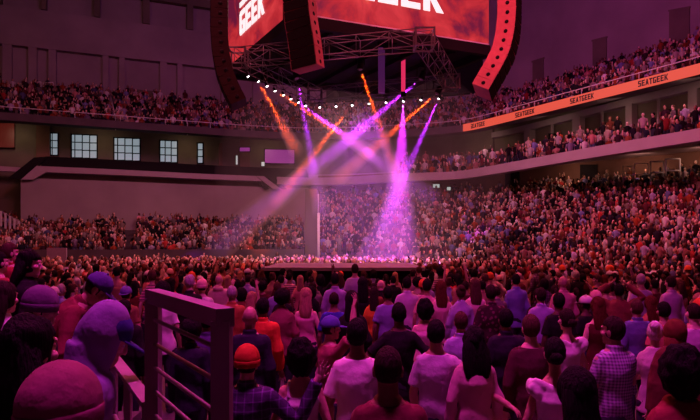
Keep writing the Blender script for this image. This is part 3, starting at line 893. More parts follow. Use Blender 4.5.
def hand(mb, w, f, side, thick=1.0):
    f = f.normalized()
    up = V((0, 0, 1)) if abs(f.z) < .8 else V((0, 1, 0))
    s = f.cross(up).normalized() * side           # across the palm
    n = s.cross(f).normalized()
    c = w + f * .05
    rot = Matrix((s, f, n)).transposed()
    mb.ball(c, (.038, .052, .017), 12, 8, rot)
    for k, (o, L_) in enumerate(((-.030, .060), (-.010, .074), (.011, .070), (.031, .054))):
        b = w + f * .088 + s * o
        q = b + f * L_ * .5 + s * o * .28 - n * .010 * 1
        t = b + f * L_ * .92 + s * o * .5 - n * .034
        mb.tube([b - f * .02, b, q, t], [.0085 * thick, .0088 * thick, .0080 * thick, .0062 * thick], 7)
    b = w + f * .025 - s * .030
    mb.tube([w + f * .012 - s * .015, b, b + f * .032 - s * .026 - n * .012, b + f * .060 - s * .030 - n * .022], [.012, .0115, .0100, .0080], 7)
def head_parts(mb, M, sex):
    def ball(c, r, n=16, m=11):
        t = MB(); t.ball(c, r, n, m); mb.add([M @ V(q) for q in t.v], t.f)
    c = HC
    ball(c + V((0, -.012, .018)), (.072, .091, .098))
    ball(c + V((0, .012, -.035)), (.060, .072, .080))
    ball(c + V((0, .058, -.092)), (.030, .028, .024))                    # chin
    ball(c + V((0, .070, .030)), (.058, .020, .016))                     # brow
    for sx in (-1, 1):
        ball(c + V((sx * .040, .056, -.022)), (.026, .026, .022))         # cheek
        ball(c + V((sx * .073, -.006, -.008)), (.011, .022, .034))        # ear
        ball(c + V((sx * .030, .074, .008)), (.014, .012, .010))          # eyelid
    t = MB(); t.tube([c + V((0, .078, .022)), c + V((0, .098, -.018)), c + V((0, .094, -.034))], [.009, .014, .015], 8)
    t.ball(c + V((.012, .084, -.034)), .010, 8, 6); t.ball(c + V((-.012, .084, -.034)), .010, 8, 6)
    t.ball(c + V((0, .078, -.062)), (.026, .014, .007), 10, 7); t.ball(c + V((0, .076, -.074)), (.023, .014, .008), 10, 7)
    mb.add([M @ V(q) for q in t.v], t.f)
CACHE = {}
def cached(key, fn):
    if key not in CACHE:
        CACHE[key] = fn()
    return CACHE[key]
def bend(mb, lean):
    """lean the upper body forward about the hips"""
    if not lean: return
    out = []
    for q in mb.v:
        p = V(q); k = min(1, max(0, (p.z - .86) / .25))
        a = -R(lean) * k
        pv = V((0, 0, .92))
        out.append(tuple(Matrix.Rotation(a, 3, 'X') @ (p - pv) + pv))
    mb.v = out
def body_mesh(sex, pose, hy, hp_, lean, hero):
    mb = MB()
    mb.rings(torso(sex, -.004))
    mb.tube([V((0, -.012, 1.42)), V((0, -.008, 1.50)), V((0, .004, 1.57))], [.060, .055, .054] if sex == 'm' else [.050, .046, .046], 12)
    M = headm(hy, hp_)
    head_parts(mb, M, sex)
    k = 1.0 if sex == 'm' else .84
    for s in (-1, 1):
        a, e, w = arm_pts(sex, pose, s)
        mb.ball(a, .056 * k, 12, 8)
        mb.tube([a, a.lerp(e, .35), a.lerp(e, .8), e, e.lerp(w, .3), e.lerp(w, .75), w, w + (w - e).normalized() * .03], [.052 * k, .050 * k, .042 * k, .039 * k, .042 * k, .034 * k, .027 * k, .026 * k], 12)
        hand(mb, w, (w - e) if pose not in ('up1', 'up2') else (w - e) + V((0, .05, .1)), s)
        x = s * (.088 if sex == 'm' else .085)
        mb.tube([V((x, 0, .90)), V((x * 1.02, .005, .72)), V((x * 1.08, .008, .50)), V((x * 1.1, -.012, .38)), V((x * 1.12, -.02, .10)), V((x * 1.12, -.015, .03))], [.090, .082, .055, .056, .036, .038], 12)
        mb.tube([V((x * 1.12, -.055, .035)), V((x * 1.14, .02, .045)), V((x * 1.2, .11, .032)), V((x * 1.22, .17, .022))], [.030, .036, .038, .018], 10)
    bend(mb, lean)
    return remeshed(mb, .0068 if hero else .0105, 2)
def sleeve(mb, sex, pose, s, g, upto):
    k = 1.0 if sex == 'm' else .86
    a, e, w = arm_pts(sex, pose, s)
    mb.ball(a + V((-.01 * s, 0, .004)), (.058 + g) * k, 12, 8)
    if upto == 'short':
        mb.tube([a, a.lerp(e, .4), a.lerp(e, .78)], [(.050 + g) * k, (.051 + g) * k, (.054 + g) * k], 14)
    else:
        mb.tube([a, a.lerp(e, .5), e, e.lerp(w, .5), e.lerp(w, .94)], [(.053 + g) * k, (.049 + g) * k, (.046 + g) * k, (.041 + g) * k, (.037 + g * .6) * k], 14)
def top_mesh(kind, sex, pose, lean, hero, hy=0, hp_=0):
    mb = MB(); g = .014
    if kind in ('tee', 'shirt', 'jacket', 'hoodie', 'hooded', 'coat', 'sweater'):
        if kind in ('jacket', 'coat', 'hoodie', 'hooded'): g = .026
        if kind == 'sweater': g = .022
        rs = torso(sex, g, .86 if kind != 'coat' else .80, 1.47)
        low = {'coat': .55, 'tee': .78, 'shirt': .76}.get(kind, .80)
        rs = [((0, 0, low), rs[0][1] + (.03 if kind == 'coat' else -.002), rs[0][2] + (.03 if kind == 'coat' else .008))] + rs
        if sex == 'f' and kind in ('tee', 'sweater', 'jacket', 'coat'):
            rs = [(c, a + .006, b + .004) for c, a, b in rs]
        mb.rings(rs, 18)
        if kind in ('shirt', 'jacket', 'coat'):
            mb.tube([V((0, -.012, 1.44)), V((0, -.010, 1.505))], [.080, .072] if sex == 'm' else [.07, .062], 14)
        for s in (-1, 1):
            sleeve(mb, sex, pose, s, g - .006, 'short' if kind == 'tee' else 'long')
        if kind == 'hoodie':
            mb.ball((0, -.085, 1.455), (.115, .075, .065), 14, 9)
        if kind == 'hooded':
            M = headm(hy, hp_); t = MB()
            t.ball(HC + V((0, -.028, .018)), (.112, .118, .142), 18, 12)
            t.ball(HC + V((0, .02, -.05)), (.098, .085, .10), 14, 9)
            t.v = [(q[0], min(q[1], .075), q[2]) for q in t.v]
            mb.add([M @ V(q) for q in t.v], t.f)
            mb.rings([((0, -.02, 1.42), .14, .10), ((0, -.02, 1.52), .10, .095), ((0, -.015, 1.58), .095, .10)])
    elif kind in ('tank', 'halter'):
        mb.rings(torso(sex, .010, .86, 1.31) + [((0, .0, 1.345), .140, .100)], 18)
        for s in (-1, 1):
            mb.tube([V((s * .10, .085, 1.32)), V((s * .088, .03, 1.425)), V((s * .088, -.03, 1.425)), V((s * .095, -.085, 1.33))] if kind == 'tank' else
                    [V((s * .10, .085, 1.32)), V((s * .06, .05, 1.42)), V((s * .03, -.02, 1.465)), V((0, -.055, 1.455))], .017, 8)
    elif kind == 'ruffle':
        mb.rings([((0, 0, .55), .27, .22), ((0, 0, .78), .20, .155)] + torso(sex, .014, .86, 1.37), 18)
        for s in (-1, 1):
            a, e, w = arm_pts(sex, pose, s)
            for j in range(9):
                an = j / 9 * 2 * PI
                mb.ball(a.lerp(e, .12) + V((s * .012 + .058 * math.cos(an) * .7, .074 * math.sin(an), .015 + .03 * math.cos(an) * s)), (.042, .038, .058), 10, 7)
            for j in range(6):
                t_ = j / 5
                mb.ball(V((s * (.03 + .12 * t_), -.090 + .03 * t_, 1.37 + .035 * t_)), (.034, .03, .042), 10, 7)
    elif kind == 'dress':
        mb.rings([((0, 0, .52), .25, .21), ((0, 0, .78), .195, .15)] + torso(sex, .012, .86, 1.40), 18)
    elif kind == 'shawl':
        mb.rings([((0, 0, .85), .30, .20), ((0, -.01, 1.1), .27, .18), ((0, -.01, 1.3), .25, .15), ((0, -.01, 1.41), .19, .11), ((0, -.01, 1.49), .09, .085)], 20)
        for s in (-1, 1):
            sleeve(mb, sex, pose, s, .03, 'long')
    bend(mb, lean)
    return remeshed(mb, .0095 if hero else .014, 3, .0075 if kind not in ('shawl', 'coat') else .012, 7 if kind != 'shawl' else 5)
def legs_mesh(kind, sex):
    mb = MB()
    g = .012
    if kind == 'trousers':
        mb.rings([((0, 0, .78), .155 + g, .11 + g)] + torso(sex, g, .80, 1.0), 16)
        for s in (-1, 1):
            x = s * .09
            mb.tube([V((x, 0, .88)), V((x * 1.03, .005, .70)), V((x * 1.08, .006, .50)), V((x * 1.1, -.01, .30)), V((x * 1.12, -.02, .07))], [.100, .094, .073, .066, .060], 14)
    else:                                                            # shorts
        mb.rings([((0, 0, .78), .155 + g, .11 + g)] + torso(sex, g, .80, 1.0), 16)
        for s in (-1, 1):
            x = s * .09
            mb.tube([V((x, 0, .88)), V((x * 1.03, .005, .70)), V((x * 1.08, .006, .50))], [.100, .098, .090], 14)
    return remeshed(mb, .015, 2, .005, 8)
def shoes_mesh():
    mb = MB()
    for s in (-1, 1):
        x = s * .099
        mb.tube([V((x, -.075, .045)), V((x, -.05, .05)), V((x * 1.02, .03, .055)), V((x * 1.07, .12, .042)), V((x * 1.1, .185, .03))], [.030, .045, .047, .046, .022], 12)
        mb.tube([V((x, -.02, .05)), V((x, -.02, .10))], [.044, .046], 12)
    return remeshed(mb, .010, 1)

def tuck(t, fy=.030, fz=.045, nz=-.075, nb=None):
    """pull the face side and the nape of a hair shell inside the head"""
    out = []
    for q in t.v:
        x, y, z = q
        k = 1.0
        if y > fy and z < fz: k = .55
        if z < nz: k = .55
        out.append((x * k, y * k, z * (k if k < 1 else 1)))
    t.v = out
def hair_mesh(style):
    """modelled about the head's centre"""
    t = MB(); amp, sc_ = .004, 30
    if style == 'short':
        t.ball((0, -.012, .022), (.081, .100, .110), 28, 20); tuck(t)
    elif style == 'buzz':
        t.ball((0, -.012, .019), (.0755, .0945, .1025), 28, 20); tuck(t, .04, .05, -.06); amp = .0008
    elif style == 'quiff':
        t.ball((0, -.008, .030), (.081, .100, .116), 28, 20); tuck(t, .035, .05, -.045); t.ball((0, .055, .095), (.06, .05, .035), 16, 10); amp = .006
    elif style == 'afro':
        t.ball((0, -.026, .034), (.126, .126, .124), 36, 26); tuck(t, .075, .05, -.105); amp, sc_ = .014, 26
    elif style == 'curly':
        t.ball((0, -.028, -.004), (.118, .110, .150), 36, 28); tuck(t, .05, .05, -.16); amp, sc_ = .018, 20
    elif style == 'bob':
        t.ball((0, -.022, -.012), (.112, .118, .142), 32, 24); tuck(t, .045, .05, -.148); amp = .005
    elif style in ('long', 'wavy'):
        t.ball((0, -.014, .020), (.096, .106, .112), 28, 20); tuck(t, .040, .045, -.12)
        n = 24; vs = []; rs = []
        w = .096 if style == 'long' else .128
        for i, (z, a, b, y) in enumerate(((.07, .06, .05, -.04), (.03, .092, .075, -.04), (-.06, w * .92, .062, -.062), (-.14, w, .050, -.088), (-.21, w * .95, .042, -.104), (-.28, w * .80, .032, -.110), (-.33, w * .50, .018, -.108))):
            rs.append(((0, y, z), a, b))
        t.rings(rs, 24); amp, sc_ = (.006, 18) if style == 'long' else (.016, 16)
    elif style == 'bun':
        t.ball((0, -.012, .022), (.081, .100, .110), 28, 20); tuck(t); t.ball((0, -.082, .085), (.052, .048, .048), 18, 12)
    elif style == 'lowbun':
        t.ball((0, -.012, .022), (.081, .100, .110), 28, 20); tuck(t); t.ball((0, -.112, -.015), (.052, .045, .045), 18, 12)
    elif style == 'ponytail':
        t.ball((0, -.012, .022), (.081, .100, .110), 28, 20); tuck(t)
        t.tube([(0, -.10, .05), (0, -.135, .03), (0, -.145, -.06), (0, -.125, -.17), (0, -.115, -.25)], [.025, .034, .040, .032, .010], 12)
    elif style == 'beanie':
        t.ball((0, -.012, .040), (.098, .114, .112), 30, 22)
        t.v = [(q[0], q[1], max(q[2], .0 + .0 * q[1])) for q in t.v]
        t.rings([((0, -.012, -.012), .096, .113), ((0, -.012, -.004), .100, .117), ((0, -.012, .030), .101, .118), ((0, -.012, .040), .097, .113)], 30); amp, sc_ = .0010, 40
    elif style in ('cap', 'capback'):
        t.ball((0, -.010, .040), (.094, .110, .098), 28, 20)
        t.v = [(q[0], q[1], max(q[2], .022)) for q in t.v]
        s = 1 if style == 'cap' else -1
        n = 12; vs = []
        for zz in (.030, .022):
            for j in range(n + 1):
                an = PI * j / n
                vs.append((.082 * math.cos(an), s * (.07 + .115 * math.sin(an)), zz - .018 * math.sin(an)))
        t.add(vs, [tuple(range(n + 1)), tuple(range(2 * n + 1, n, -1))] + [(j, j + 1, j + n + 2, j + n + 1) for j in range(n)])
        t.ball((0, -.010, .139), .010, 8, 6); amp = .001
    elif style == 'scarf':
        t.ball((0, -.02, .01), (.108, .118, .132), 30, 22); tuck(t, .06, .06, -.2)
        t.rings([((0, -.01, -.20), .13, .11), ((0, -.012, -.12), .10, .10), ((0, -.015, -.04), .105, .112)], 24); amp, sc_ = .006, 22
    elif style == 'hat':
        t.ball((0, -.010, .050), (.092, .108, .100), 26, 18); t.v = [(q[0], q[1], max(q[2], .03)) for q in t.v]
        t.rings([((0, -.01, .026), .10, .115), ((0, -.01, .030), .20, .215), ((0, -.01, .040), .20, .215), ((0, -.01, .046), .095, .11)], 30); amp = .001
    me = t.mesh('hair', True)
    n = len(me.vertices)
    for v in me.vertices:
        q = v.co * sc_
        v.co += v.normal * amp * (mnoise.noise(q) + .5 * mnoise.noise(q * 2.3))
    me.update()
    return me

SKINS = {'light': (.78, .50, .42), 'tan': (.58, .34, .26), 'brown': (.32, .17, .12), 'dark': (.13, .068, .05)}
HAIRC = {'black': (.010, .008, .009), 'dark': (.030, .017, .014), 'brown': (.09, .045, .03), 'red': (.11, .024, .014), 'blond': (.46, .28, .15), 'grey': (.45, .42, .42), 'white': (.85, .80, .80)}
EYEM = mat('eye_white', (.85, .82, .8), .3)
PEOPLE = []
HATS = {'beanie': 'beanie', 'cap': 'cap', 'capback': 'cap', 'scarf': 'headscarf', 'hat': 'hat'}
TOPN = {'tee': 't_shirt', 'shirt': 'shirt', 'jacket': 'jacket', 'hoodie': 'hoodie', 'hooded': 'hooded_top', 'coat': 'coat', 'sweater': 'sweater', 'tank': 'tank_top', 'halter': 'halter_top', 'ruffle': 'ruffled_dress', 'dress': 'dress', 'shawl': 'shawl'}
def person(loc, s, yaw=0, sex='m', pose='down', head=(0, 0), hair=('short', 'black'), skin='tan', top=('tee', CLOTH, (.5, .5, .5)), legs=(.03, .03, .05),
           label=None, hero=False, lean=0, wide=.95, eyes=False, group=None):
    hk = (sex, pose, head, lean, hero)
    me = cached(('body',) + hk, lambda: body_mesh(sex, pose, head[0], head[1], lean, hero))
    o = bpy.data.objects.new('person', me); COL.objects.link(o)
    if not me.materials: me.materials.append(SKIN)
    c = SKINS[skin]; j = 1 + random.uniform(-.08, .08)
    o.color = (c[0] * j, c[1] * j, c[2] * j, 1)
    o.location = loc; o.scale = (s * wide, s * wide, s); o.rotation_euler = (0, 0, R(yaw))
    tag(o, label, 'person', group)
    def child(name, key, fn, m_, col):
        me_ = cached(key, fn)
        q = bpy.data.objects.new(name, me_); COL.objects.link(q); q.parent = o
        if not me_.materials: me_.materials.append(m_)
        if me_.materials[0] != m_:
            q.material_slots[0].link = 'OBJECT'; q.material_slots[0].material = m_
        q.color = (*col[:3], 1)
        return q
    k, m_, col = top
    child(TOPN[k], ('top', k) + ((sex, pose, lean, hero) if k != 'hooded' else (sex, pose, lean, hero, head)), lambda: top_mesh(k, sex, pose, lean, hero, *head), m_, col)
    if k not in ('ruffle', 'dress'):
        child('trousers', ('legs', sex), lambda: legs_mesh('trousers', sex), CLOTH, legs)
    child('shoes', ('shoes',), shoes_mesh, CLOTH, (.05, .045, .05))
    M = headm(*head)
    if lean:
        pv = V((0, 0, .92))
        M = Matrix.Translation(pv) @ Matrix.Rotation(-R(lean), 4, 'X') @ Matrix.Translation(-pv) @ M
    st, hc = hair[0], hair[1]
    if st != 'bald':
        col = HAIRC[hc] if isinstance(hc, str) else hc
        q = child(HATS.get(st, 'hair'), ('hair', st), lambda: hair_mesh(st), HAIRM if st not in HATS else CLOTH, col)
        q.matrix_local = M @ Matrix.Translation(HC)
        if st in ('beanie', 'cap', 'capback', 'hat'):
            q = child('hair', ('hair', 'buzz'), lambda: hair_mesh('buzz'), HAIRM, HAIRC['dark']); q.matrix_local = M @ Matrix.Translation(HC)
    if eyes:
        for sx in (-1, 1):
            def em():
                t = MB(); t.ball((0, 0, 0), .0125, 14, 10)
                t.mi = [1 if sum(t.v[i][1] for i in f) / len(f) > .0095 else 0 for f in t.f]
                return t.mesh('eye', True)
            me_ = cached(('eye',), em)
            if not me_.materials: me_.materials.append(EYEM); me_.materials.append(DARK)
            q = bpy.data.objects.new('eye', me_); COL.objects.link(q); q.parent = o
            q.matrix_local = M @ Matrix.Translation(HC + V((sx * .030, .0755, .004)))
    PEOPLE.append(o)
    return o

WHITE, PALE, LAV, LBLUE, BLUE = (.80, .76, .78), (.62, .50, .55), (.42, .36, .62), (.30, .32, .60), (.05, .06, .36)
ORANGE, RED, RUSTC, PINK, NAVY = (.75, .16, .03), (.55, .04, .04), (.36, .09, .04), (.75, .34, .42), (.022, .018, .04)
BLACK, GREY, TAN, CREAM, BURG = (.012, .011, .013), (.20, .19, .20), (.50, .30, .18), (.66, .50, .40), (.15, .02, .04)
T = lambda k, c, m=CLOTH: (k, m, c)
# x, y of the crown, distance, base, then looks
HERO = [
 (388, 346, 2.65, 0, dict(hair=('buzz', 'dark'), skin='brown', top=T('tee', BURG), label='nearest dark man with cropped hair, centre bottom, back turned, dull red tee')),
 (357, 319, 3.55, 0, dict(hair=('short', 'black'), skin='brown', top=T('tee', WHITE), yaw=4, pose='loose', label='man in white tee with short black hair just left of the nearest cropped head')),
 (436, 320, 3.95, 0, dict(sex='m', hair=('short', 'black'), skin='tan', top=T('tee', (.55, .48, .60)), pose='hugR', yaw=-3, label='person in pale grey tee, arm reaching right round a long-haired woman')),
 (474, 327, 3.85, 0, dict(sex='f', hair=('wavy', 'black'), skin='tan', top=T('sweater', (.60, .36, .40)), yaw=6, label='woman with long black hair over dusty pink top, beside the grey tee')),
 (301, 335, 3.35, 0, dict(sex='f', hair=('curly', 'black'), skin='tan', top=T('tank', WHITE), yaw=5, label='woman with wide black hair in white tank top, beside the plaid shirt')),
 (247, 343, 3.25, 0, dict(sex='m', hair=('beanie', (.50, .07, .02)), skin='light', top=T('jacket', (.048, .028, .085), PLAID), pose='reach', yaw=0, label='man in orange-red beanie and dark purple plaid shirt')),
 (250, 306, 4.7, 0, dict(hair=('bald', ''), skin='tan', top=T('jacket', NAVY), label='bald man in navy jacket just behind the orange-red beanie')),
 (263, 298, 5.6, 0, dict(hair=('short', 'black'), skin='brown', top=T('jacket', (.70, .10, .03)), yaw=-10, label='black-haired man in bright orange-red jacket')),
 (282, 287, 6.7, 0, dict(sex='f', hair=('afro', 'black'), skin='brown', top=T('jacket', (.30, .10, .10)), yaw=5, label='woman with big black curly hair in brownish red jacket')),
 (306, 288, 6.8, 0, dict(sex='f', hair=('long', 'blond'), skin='light', top=T('tank', PINK), label='woman with long fair hair in pale pink top')),
 (232, 286, 7.0, 0, dict(hair=('short', 'grey'), skin='tan', top=T('jacket', (.42, .15, .05)), label='grey-haired man in rusty brown jacket right of the near railing')),
 (219, 274, 10.0, 0, dict(hair=('bald', ''), skin='light', top=T('hoodie', CREAM), label='man in cream hooded coat behind the rusty brown jacket')),
 (202, 278, 8.6, 0, dict(hair=('beanie', (.80, .50, .42)), skin='light', top=T('tee', WHITE), label='small person in pale pink beanie and white tee above the railing')),
 (190, 275, 8.2, 0, dict(hair=('short', 'grey'), skin='light', top=T('jacket', BLACK), yaw=-20, label='grey-haired person in black coat above the railing')),
 (163, 281, 6.6, 0, dict(sex='f', hair=('bob', 'black'), skin='tan', top=T('tee', WHITE), label='black-haired person in white tee seen behind the left railing post')),
 (191, 316, 4.6, 0, dict(hair=('afro', 'black'), skin='dark', top=T('jacket', (.02, .018, .04)), wide=.9, label='person with round black hair seen through the railing bars')),
 (207, 310, 4.9, 0, dict(hair=('short', 'black'), skin='brown', top=T('shirt', (.10, .075, .22)), label='man in blue shirt seen through the railing bars')),
 (117, 267, 11.2, 0, dict(hair=('short', 'black'), skin='tan', top=T('tank', TAN), label='broad man in tan tank top beyond the lavender hood')),
 (126, 285, 7.2, 0, dict(hair=('capback', (.16, .12, .42)), skin='tan', top=T('tee', (.28, .12, .07)), label='person in backwards purple cap with pale brim')),
 (124, 300, 5.3, 0, dict(hair=('short', 'black'), skin='brown', top=T('jacket', BLACK), label='person in black with black hair right of the lavender hood')),
 (152, 270, 9.8, 0, dict(sex='f', hair=('short', 'brown'), skin='light', top=T('tee', PINK, STRIPE), yaw=30, label='woman in pink striped tee behind the left railing post')),
 (516, 274, 9.6, 0, dict(hair=('short', 'black'), skin='tan', top=T('shirt', (.22, .22, .62)), label='black-haired man in blue shirt standing tall right of centre')),
 (541, 288, 6.9, 0, dict(hair=('short', 'dark'), skin='tan', top=T('shirt', (.40, .33, .66)), yaw=3, label='man in lavender shirt with dark brown hair left of the pink suit')),
 (563, 276, 8.7, 0, dict(hair=('bald', ''), skin='tan', top=T('jacket', (.62, .28, .34)), yaw=8, label='bald man in pink suit jacket')),
 (559, 293, 6.2, 0, dict(hair=('short', 'black'), skin='dark', top=T('tee', BLACK), label='person in black tee in front of the pink suit jacket')),
 (567, 309, 4.85, 0, dict(sex='f', hair=('lowbun', 'dark'), skin='light', top=T('ruffle', (.92, .84, .88)), yaw=12, label='woman in white ruffled dress, upper one of two such dresses')),
 (555, 338, 3.4, 0, dict(sex='f', hair=('lowbun', 'black'), skin='tan', top=T('ruffle', (.90, .82, .86)), yaw=-14, label='woman in white ruffled dress, lower and nearer one of two such dresses')),
 (577, 368, 2.45, 0, dict(sex='f', hair=('long', 'black'), skin='tan', top=T('tee', (.05, .015, .02)), label='nearest woman with long black hair at lower right, below the ruffled dresses')),
 (614, 317, 3.95, 0, dict(hair=('short', 'dark'), skin='tan', top=T('shirt', (.52, .44, .70), GING), yaw=14, head=(24, 0), pose='front', label='man in small-checked lavender shirt')),
 (655, 320, 4.6, 0, dict(sex='f', hair=('bun', 'white'), skin='light', top=T('tee', PALE), yaw=-30, pose='front', label='white-haired person right of the small-checked shirt')),
 (675, 318, 4.4, 0, dict(sex='f', hair=('scarf', (.16, .05, .02)), skin='light', top=T('shawl', (.14, .035, .03)), label='person with rust headscarf near the right edge')),
 (681, 341, 2.75, 0, dict(sex='f', hair=('curly', 'black'), skin='brown', top=T('sweater', (.26, .035, .05)), label='nearest woman at lower right with bushy black hair and dark red sweater')),
 (694, 303, 5.2, 0, dict(hair=('buzz', 'dark'), skin='light', top=T('tee', (.62, .45, .66)), label='cropped-haired man in pale lilac tee at the right edge')),
 (664, 302, 5.7, 0, dict(hair=('short', 'black'), skin='tan', top=T('tee', (.65, .20, .18)), label='black-haired person in coral tee near the right edge')),
 (671, 276, 8.8, 0, dict(hair=('short', 'dark'), skin='light', top=T('shirt', (.56, .40, .62)), yaw=10, label='man in pale lilac shirt, tallest near the right edge')),
 (641, 274, 9.5, 0, dict(hair=('short', 'grey'), skin='tan', top=T('tee', (.45, .38, .60)), label='grey-haired person in lilac tee left of the tallest lilac shirt')),
 (619, 284, 7.6, 0, dict(sex='f', hair=('short', 'black'), skin='brown', top=T('shawl', (.24, .075, .05)), pose='headR', yaw=-10, label='woman in rust shawl with both hands raised to her head')),
 (598, 297, 5.9, 0, dict(sex='f', hair=('long', 'red'), skin='light', top=T('dress', (.10, .012, .016)), label='woman with long auburn hair left of the rust shawl')),
 (637, 300, 6.0, 0, dict(hair=('short', 'brown'), skin='tan', top=T('jacket', (.14, .15, .38)), label='person in blue denim jacket behind the small-checked shirt')),
 (651, 296, 6.5, 0, dict(sex='f', hair=('long', 'red'), skin='light', top=T('jacket', (.42, .16, .10)), label='long red-haired woman in rust jacket beside the denim jacket')),
 (491, 285, 6.7, 0, dict(hair=('short', 'dark'), skin='tan', top=T('coat', (.045, .016, .022), FLORAL), label='broad person in dark spotted coat')),
 (461, 284, 7.3, 0, dict(sex='f', hair=('bun', 'brown'), skin='tan', top=T('jacket', (.40, .36, .60)), label='woman with hair bun in pale lavender jacket')),
 (425, 297, 5.9, 0, dict(sex='f', hair=('curly', 'black'), skin='light', top=T('halter', (.78, .44, .54)), label='woman with curly black bob in pink halter top')),
 (407, 277, 8.8, 0, dict(hair=('short', 'black'), skin='tan', top=T('shirt', (.62, .50, .70)), label='man in pale lilac shirt just right of centre')),
 (427, 279, 8.4, 0, dict(sex='f', hair=('short', 'black'), skin='tan', top=T('tee', (.72, .36, .40)), label='black-haired woman in salmon tee behind the curly bob')),
 (441, 281, 8.0, 0, dict(sex='f', hair=('long', 'red'), skin='light', top=T('tee', (.74, .42, .44)), label='red-haired woman in salmon tee right of the curly bob')),
 (435, 263, 15.0, 0, dict(hair=('short', 'brown'), skin='light', top=T('tee', WHITE), label='man in bright white tee well behind the curly bob')),
 (475, 279, 8.3, 0, dict(sex='f', hair=('long', 'brown'), skin='light', top=T('tee', (.74, .46, .50)), label='woman in pale pink tee behind the dark spotted coat')),
 (531, 315, 4.15, 0, dict(sex='m', hair=('short', 'brown'), skin='light', top=T('sweater', (.085, .022, .035)), label='brown-haired person in dark maroon sweater left of the ruffled dresses')),
 (506, 309, 4.9, 0, dict(hair=('short', 'black'), skin='brown', top=T('coat', (.02, .015, .03)), wide=.95, label='person in long black coat behind the maroon sweater')),
 (461, 312, 5.0, 0, dict(hair=('short', 'brown'), skin='tan', top=T('shirt', (.40, .36, .64)), label='brown-haired person in lavender shirt behind the long-haired woman')),
 (335, 273, 9.3, 0, dict(hair=('short', 'black'), skin='brown', top=T('shirt', (.40, .34, .60)), label='black-haired man in soft lavender shirt left of centre')),
 (334, 292, 6.6, 0, dict(hair=('buzz', 'dark'), skin='brown', top=T('tee', (.05, .06, .42)), label='cropped-haired man in strong blue tee')),
 (355, 264, 11.5, 0, dict(hair=('short', 'dark'), skin='tan', top=T('tee', (.56, .50, .72)), label='tall man in pale lavender tee near the middle of the stage')),
 (363, 277, 8.6, 0, dict(sex='f', hair=('long', 'black'), skin='tan', top=T('dress', BLACK), label='woman with long black hair in black dress at centre')),
 (374, 287, 7.9, 0, dict(sex='f', hair=('long', 'dark'), skin='tan', top=T('jacket', (.72, .30, .03)), wide=.8, label='slim person in golden orange jacket at centre')),
 (388, 286, 7.2, 0, dict(hair=('short', 'black'), skin='brown', top=T('tee', (.26, .25, .55)), label='black-haired man in slate blue tee behind the black tee')),
 (399, 303, 4.9, 0, dict(hair=('short', 'black'), skin='dark', top=T('tee', BLACK), pose='hips', label='broad man in black tee at centre, hands on hips')),
 (352, 291, 6.0, 0, dict(sex='f', hair=('long', 'black'), skin='brown', top=T('jacket', BLACK), label='person all in black with long hair behind the white tee')),
 (330, 314, 4.6, 0, dict(hair=('cap', (.10, .10, .42)), skin='tan', top=T('tee', (.33, .08, .10)), yaw=-60, head=(-12, 0), eyes=True, pose='up1', label='man in blue cap turning sideways, one hand raised')),
 # on the steps at the near left
 (60, 359, 1.36, .25, dict(hair=('beanie', (.30, .10, .15)), skin='light', top=T('jacket', (.16, .03, .06)), yaw=-15, label='nearest head at lower left in smooth pink knitted beanie')),
 (70, 314, 2.4, .25, dict(hair=('cap', (.05, .05, .26)), skin='light', top=T('hooded', (.29, .21, .46)), yaw=-62, head=(-4, 18), lean=9, eyes=True, pose='front', label='person with lavender hood up over a blue cap, leaning right')),
 (27, 317, 1.95, .25, dict(sex='f', hair=('wavy', 'black'), skin='light', top=T('jacket', BLACK), yaw=-20, label='woman with long black wavy hair at the near left')),
 (38, 284, 3.5, .25, dict(hair=('beanie', (.17, .09, .20)), skin='light', top=T('jacket', (.012, .01, .014)), yaw=-70, head=(-8, 5), eyes=True, pose='front', label='person in dark mauve beanie seen in profile at left')),
 (38, 281, 4.1, .5, dict(hair=('cap', (.09, .06, .26)), skin='tan', top=T('jacket', (.20, .03, .045)), yaw=-75, lean=38, pose='lean', label='person in dark red jacket and purple cap bending forward at left')),
 (27, 250, 4.8, .5, dict(sex='f', hair=('wavy', 'black'), skin='light', top=T('jacket', BLACK), yaw=-60, head=(-10, 6), eyes=True, label='woman with black hair in black jacket standing high at left')),
 (3, 282, 3.6, .5, dict(sex='f', hair=('long', 'dark'), skin='light', top=T('shirt', WHITE), yaw=-20, label='person with pale white sleeves cut by the left edge')),
 (9, 243, 6.4, .6, dict(hair=('short', 'brown'), skin='light', top=T('jacket', (.40, .04, .05)), yaw=-40, head=(0, 0), label='person in red jacket highest at the left edge')),
 (-2, 252, 5.6, .6, dict(hair=('short', 'black'), skin='light', top=T('sweater', (.30, .03, .05)), yaw=-30, label='person in dark red sweater cut by the left edge, below the red jacket')),
 (19, 256, 6.9, .6, dict(sex='f', hair=('long', 'brown'), skin='light', top=T('tee', (.50, .07, .07)), yaw=-40, label='brown-haired woman in red tee behind the high black-haired woman')),
]
placed = []
for x, y, d, base, kw in HERO:
    if base == 0:
        base = FZ; d *= 1.12 if d < 3 or d > 7.6 else 1.20
    p = P(x, y, d)
    top_z = p.z
    st = kw['hair'][0]
    full = 1.735 + {'afro': .05, 'curly': .035, 'beanie': .035, 'cap': .03, 'capback': .03, 'hat': .03, 'bun': .02, 'scarf': .025}.get(st, .0)
    if kw['top'][0] == 'hooded': full = 1.775
    s = (top_z - base) / full
    if kw.get('lean', 0) > 20: s = .97
    elif kw.get('lean'): s = 1.0
    if not 0.84 < s < 1.14:
        print('STATURE', x, y, d, round(s, 2), round(top_z, 2), kw['label'][:40])
    kw = dict(kw); kw['hero'] = d < 7.5
    person((p.x, d, base), s, **kw)
    placed.append((p.x, d))
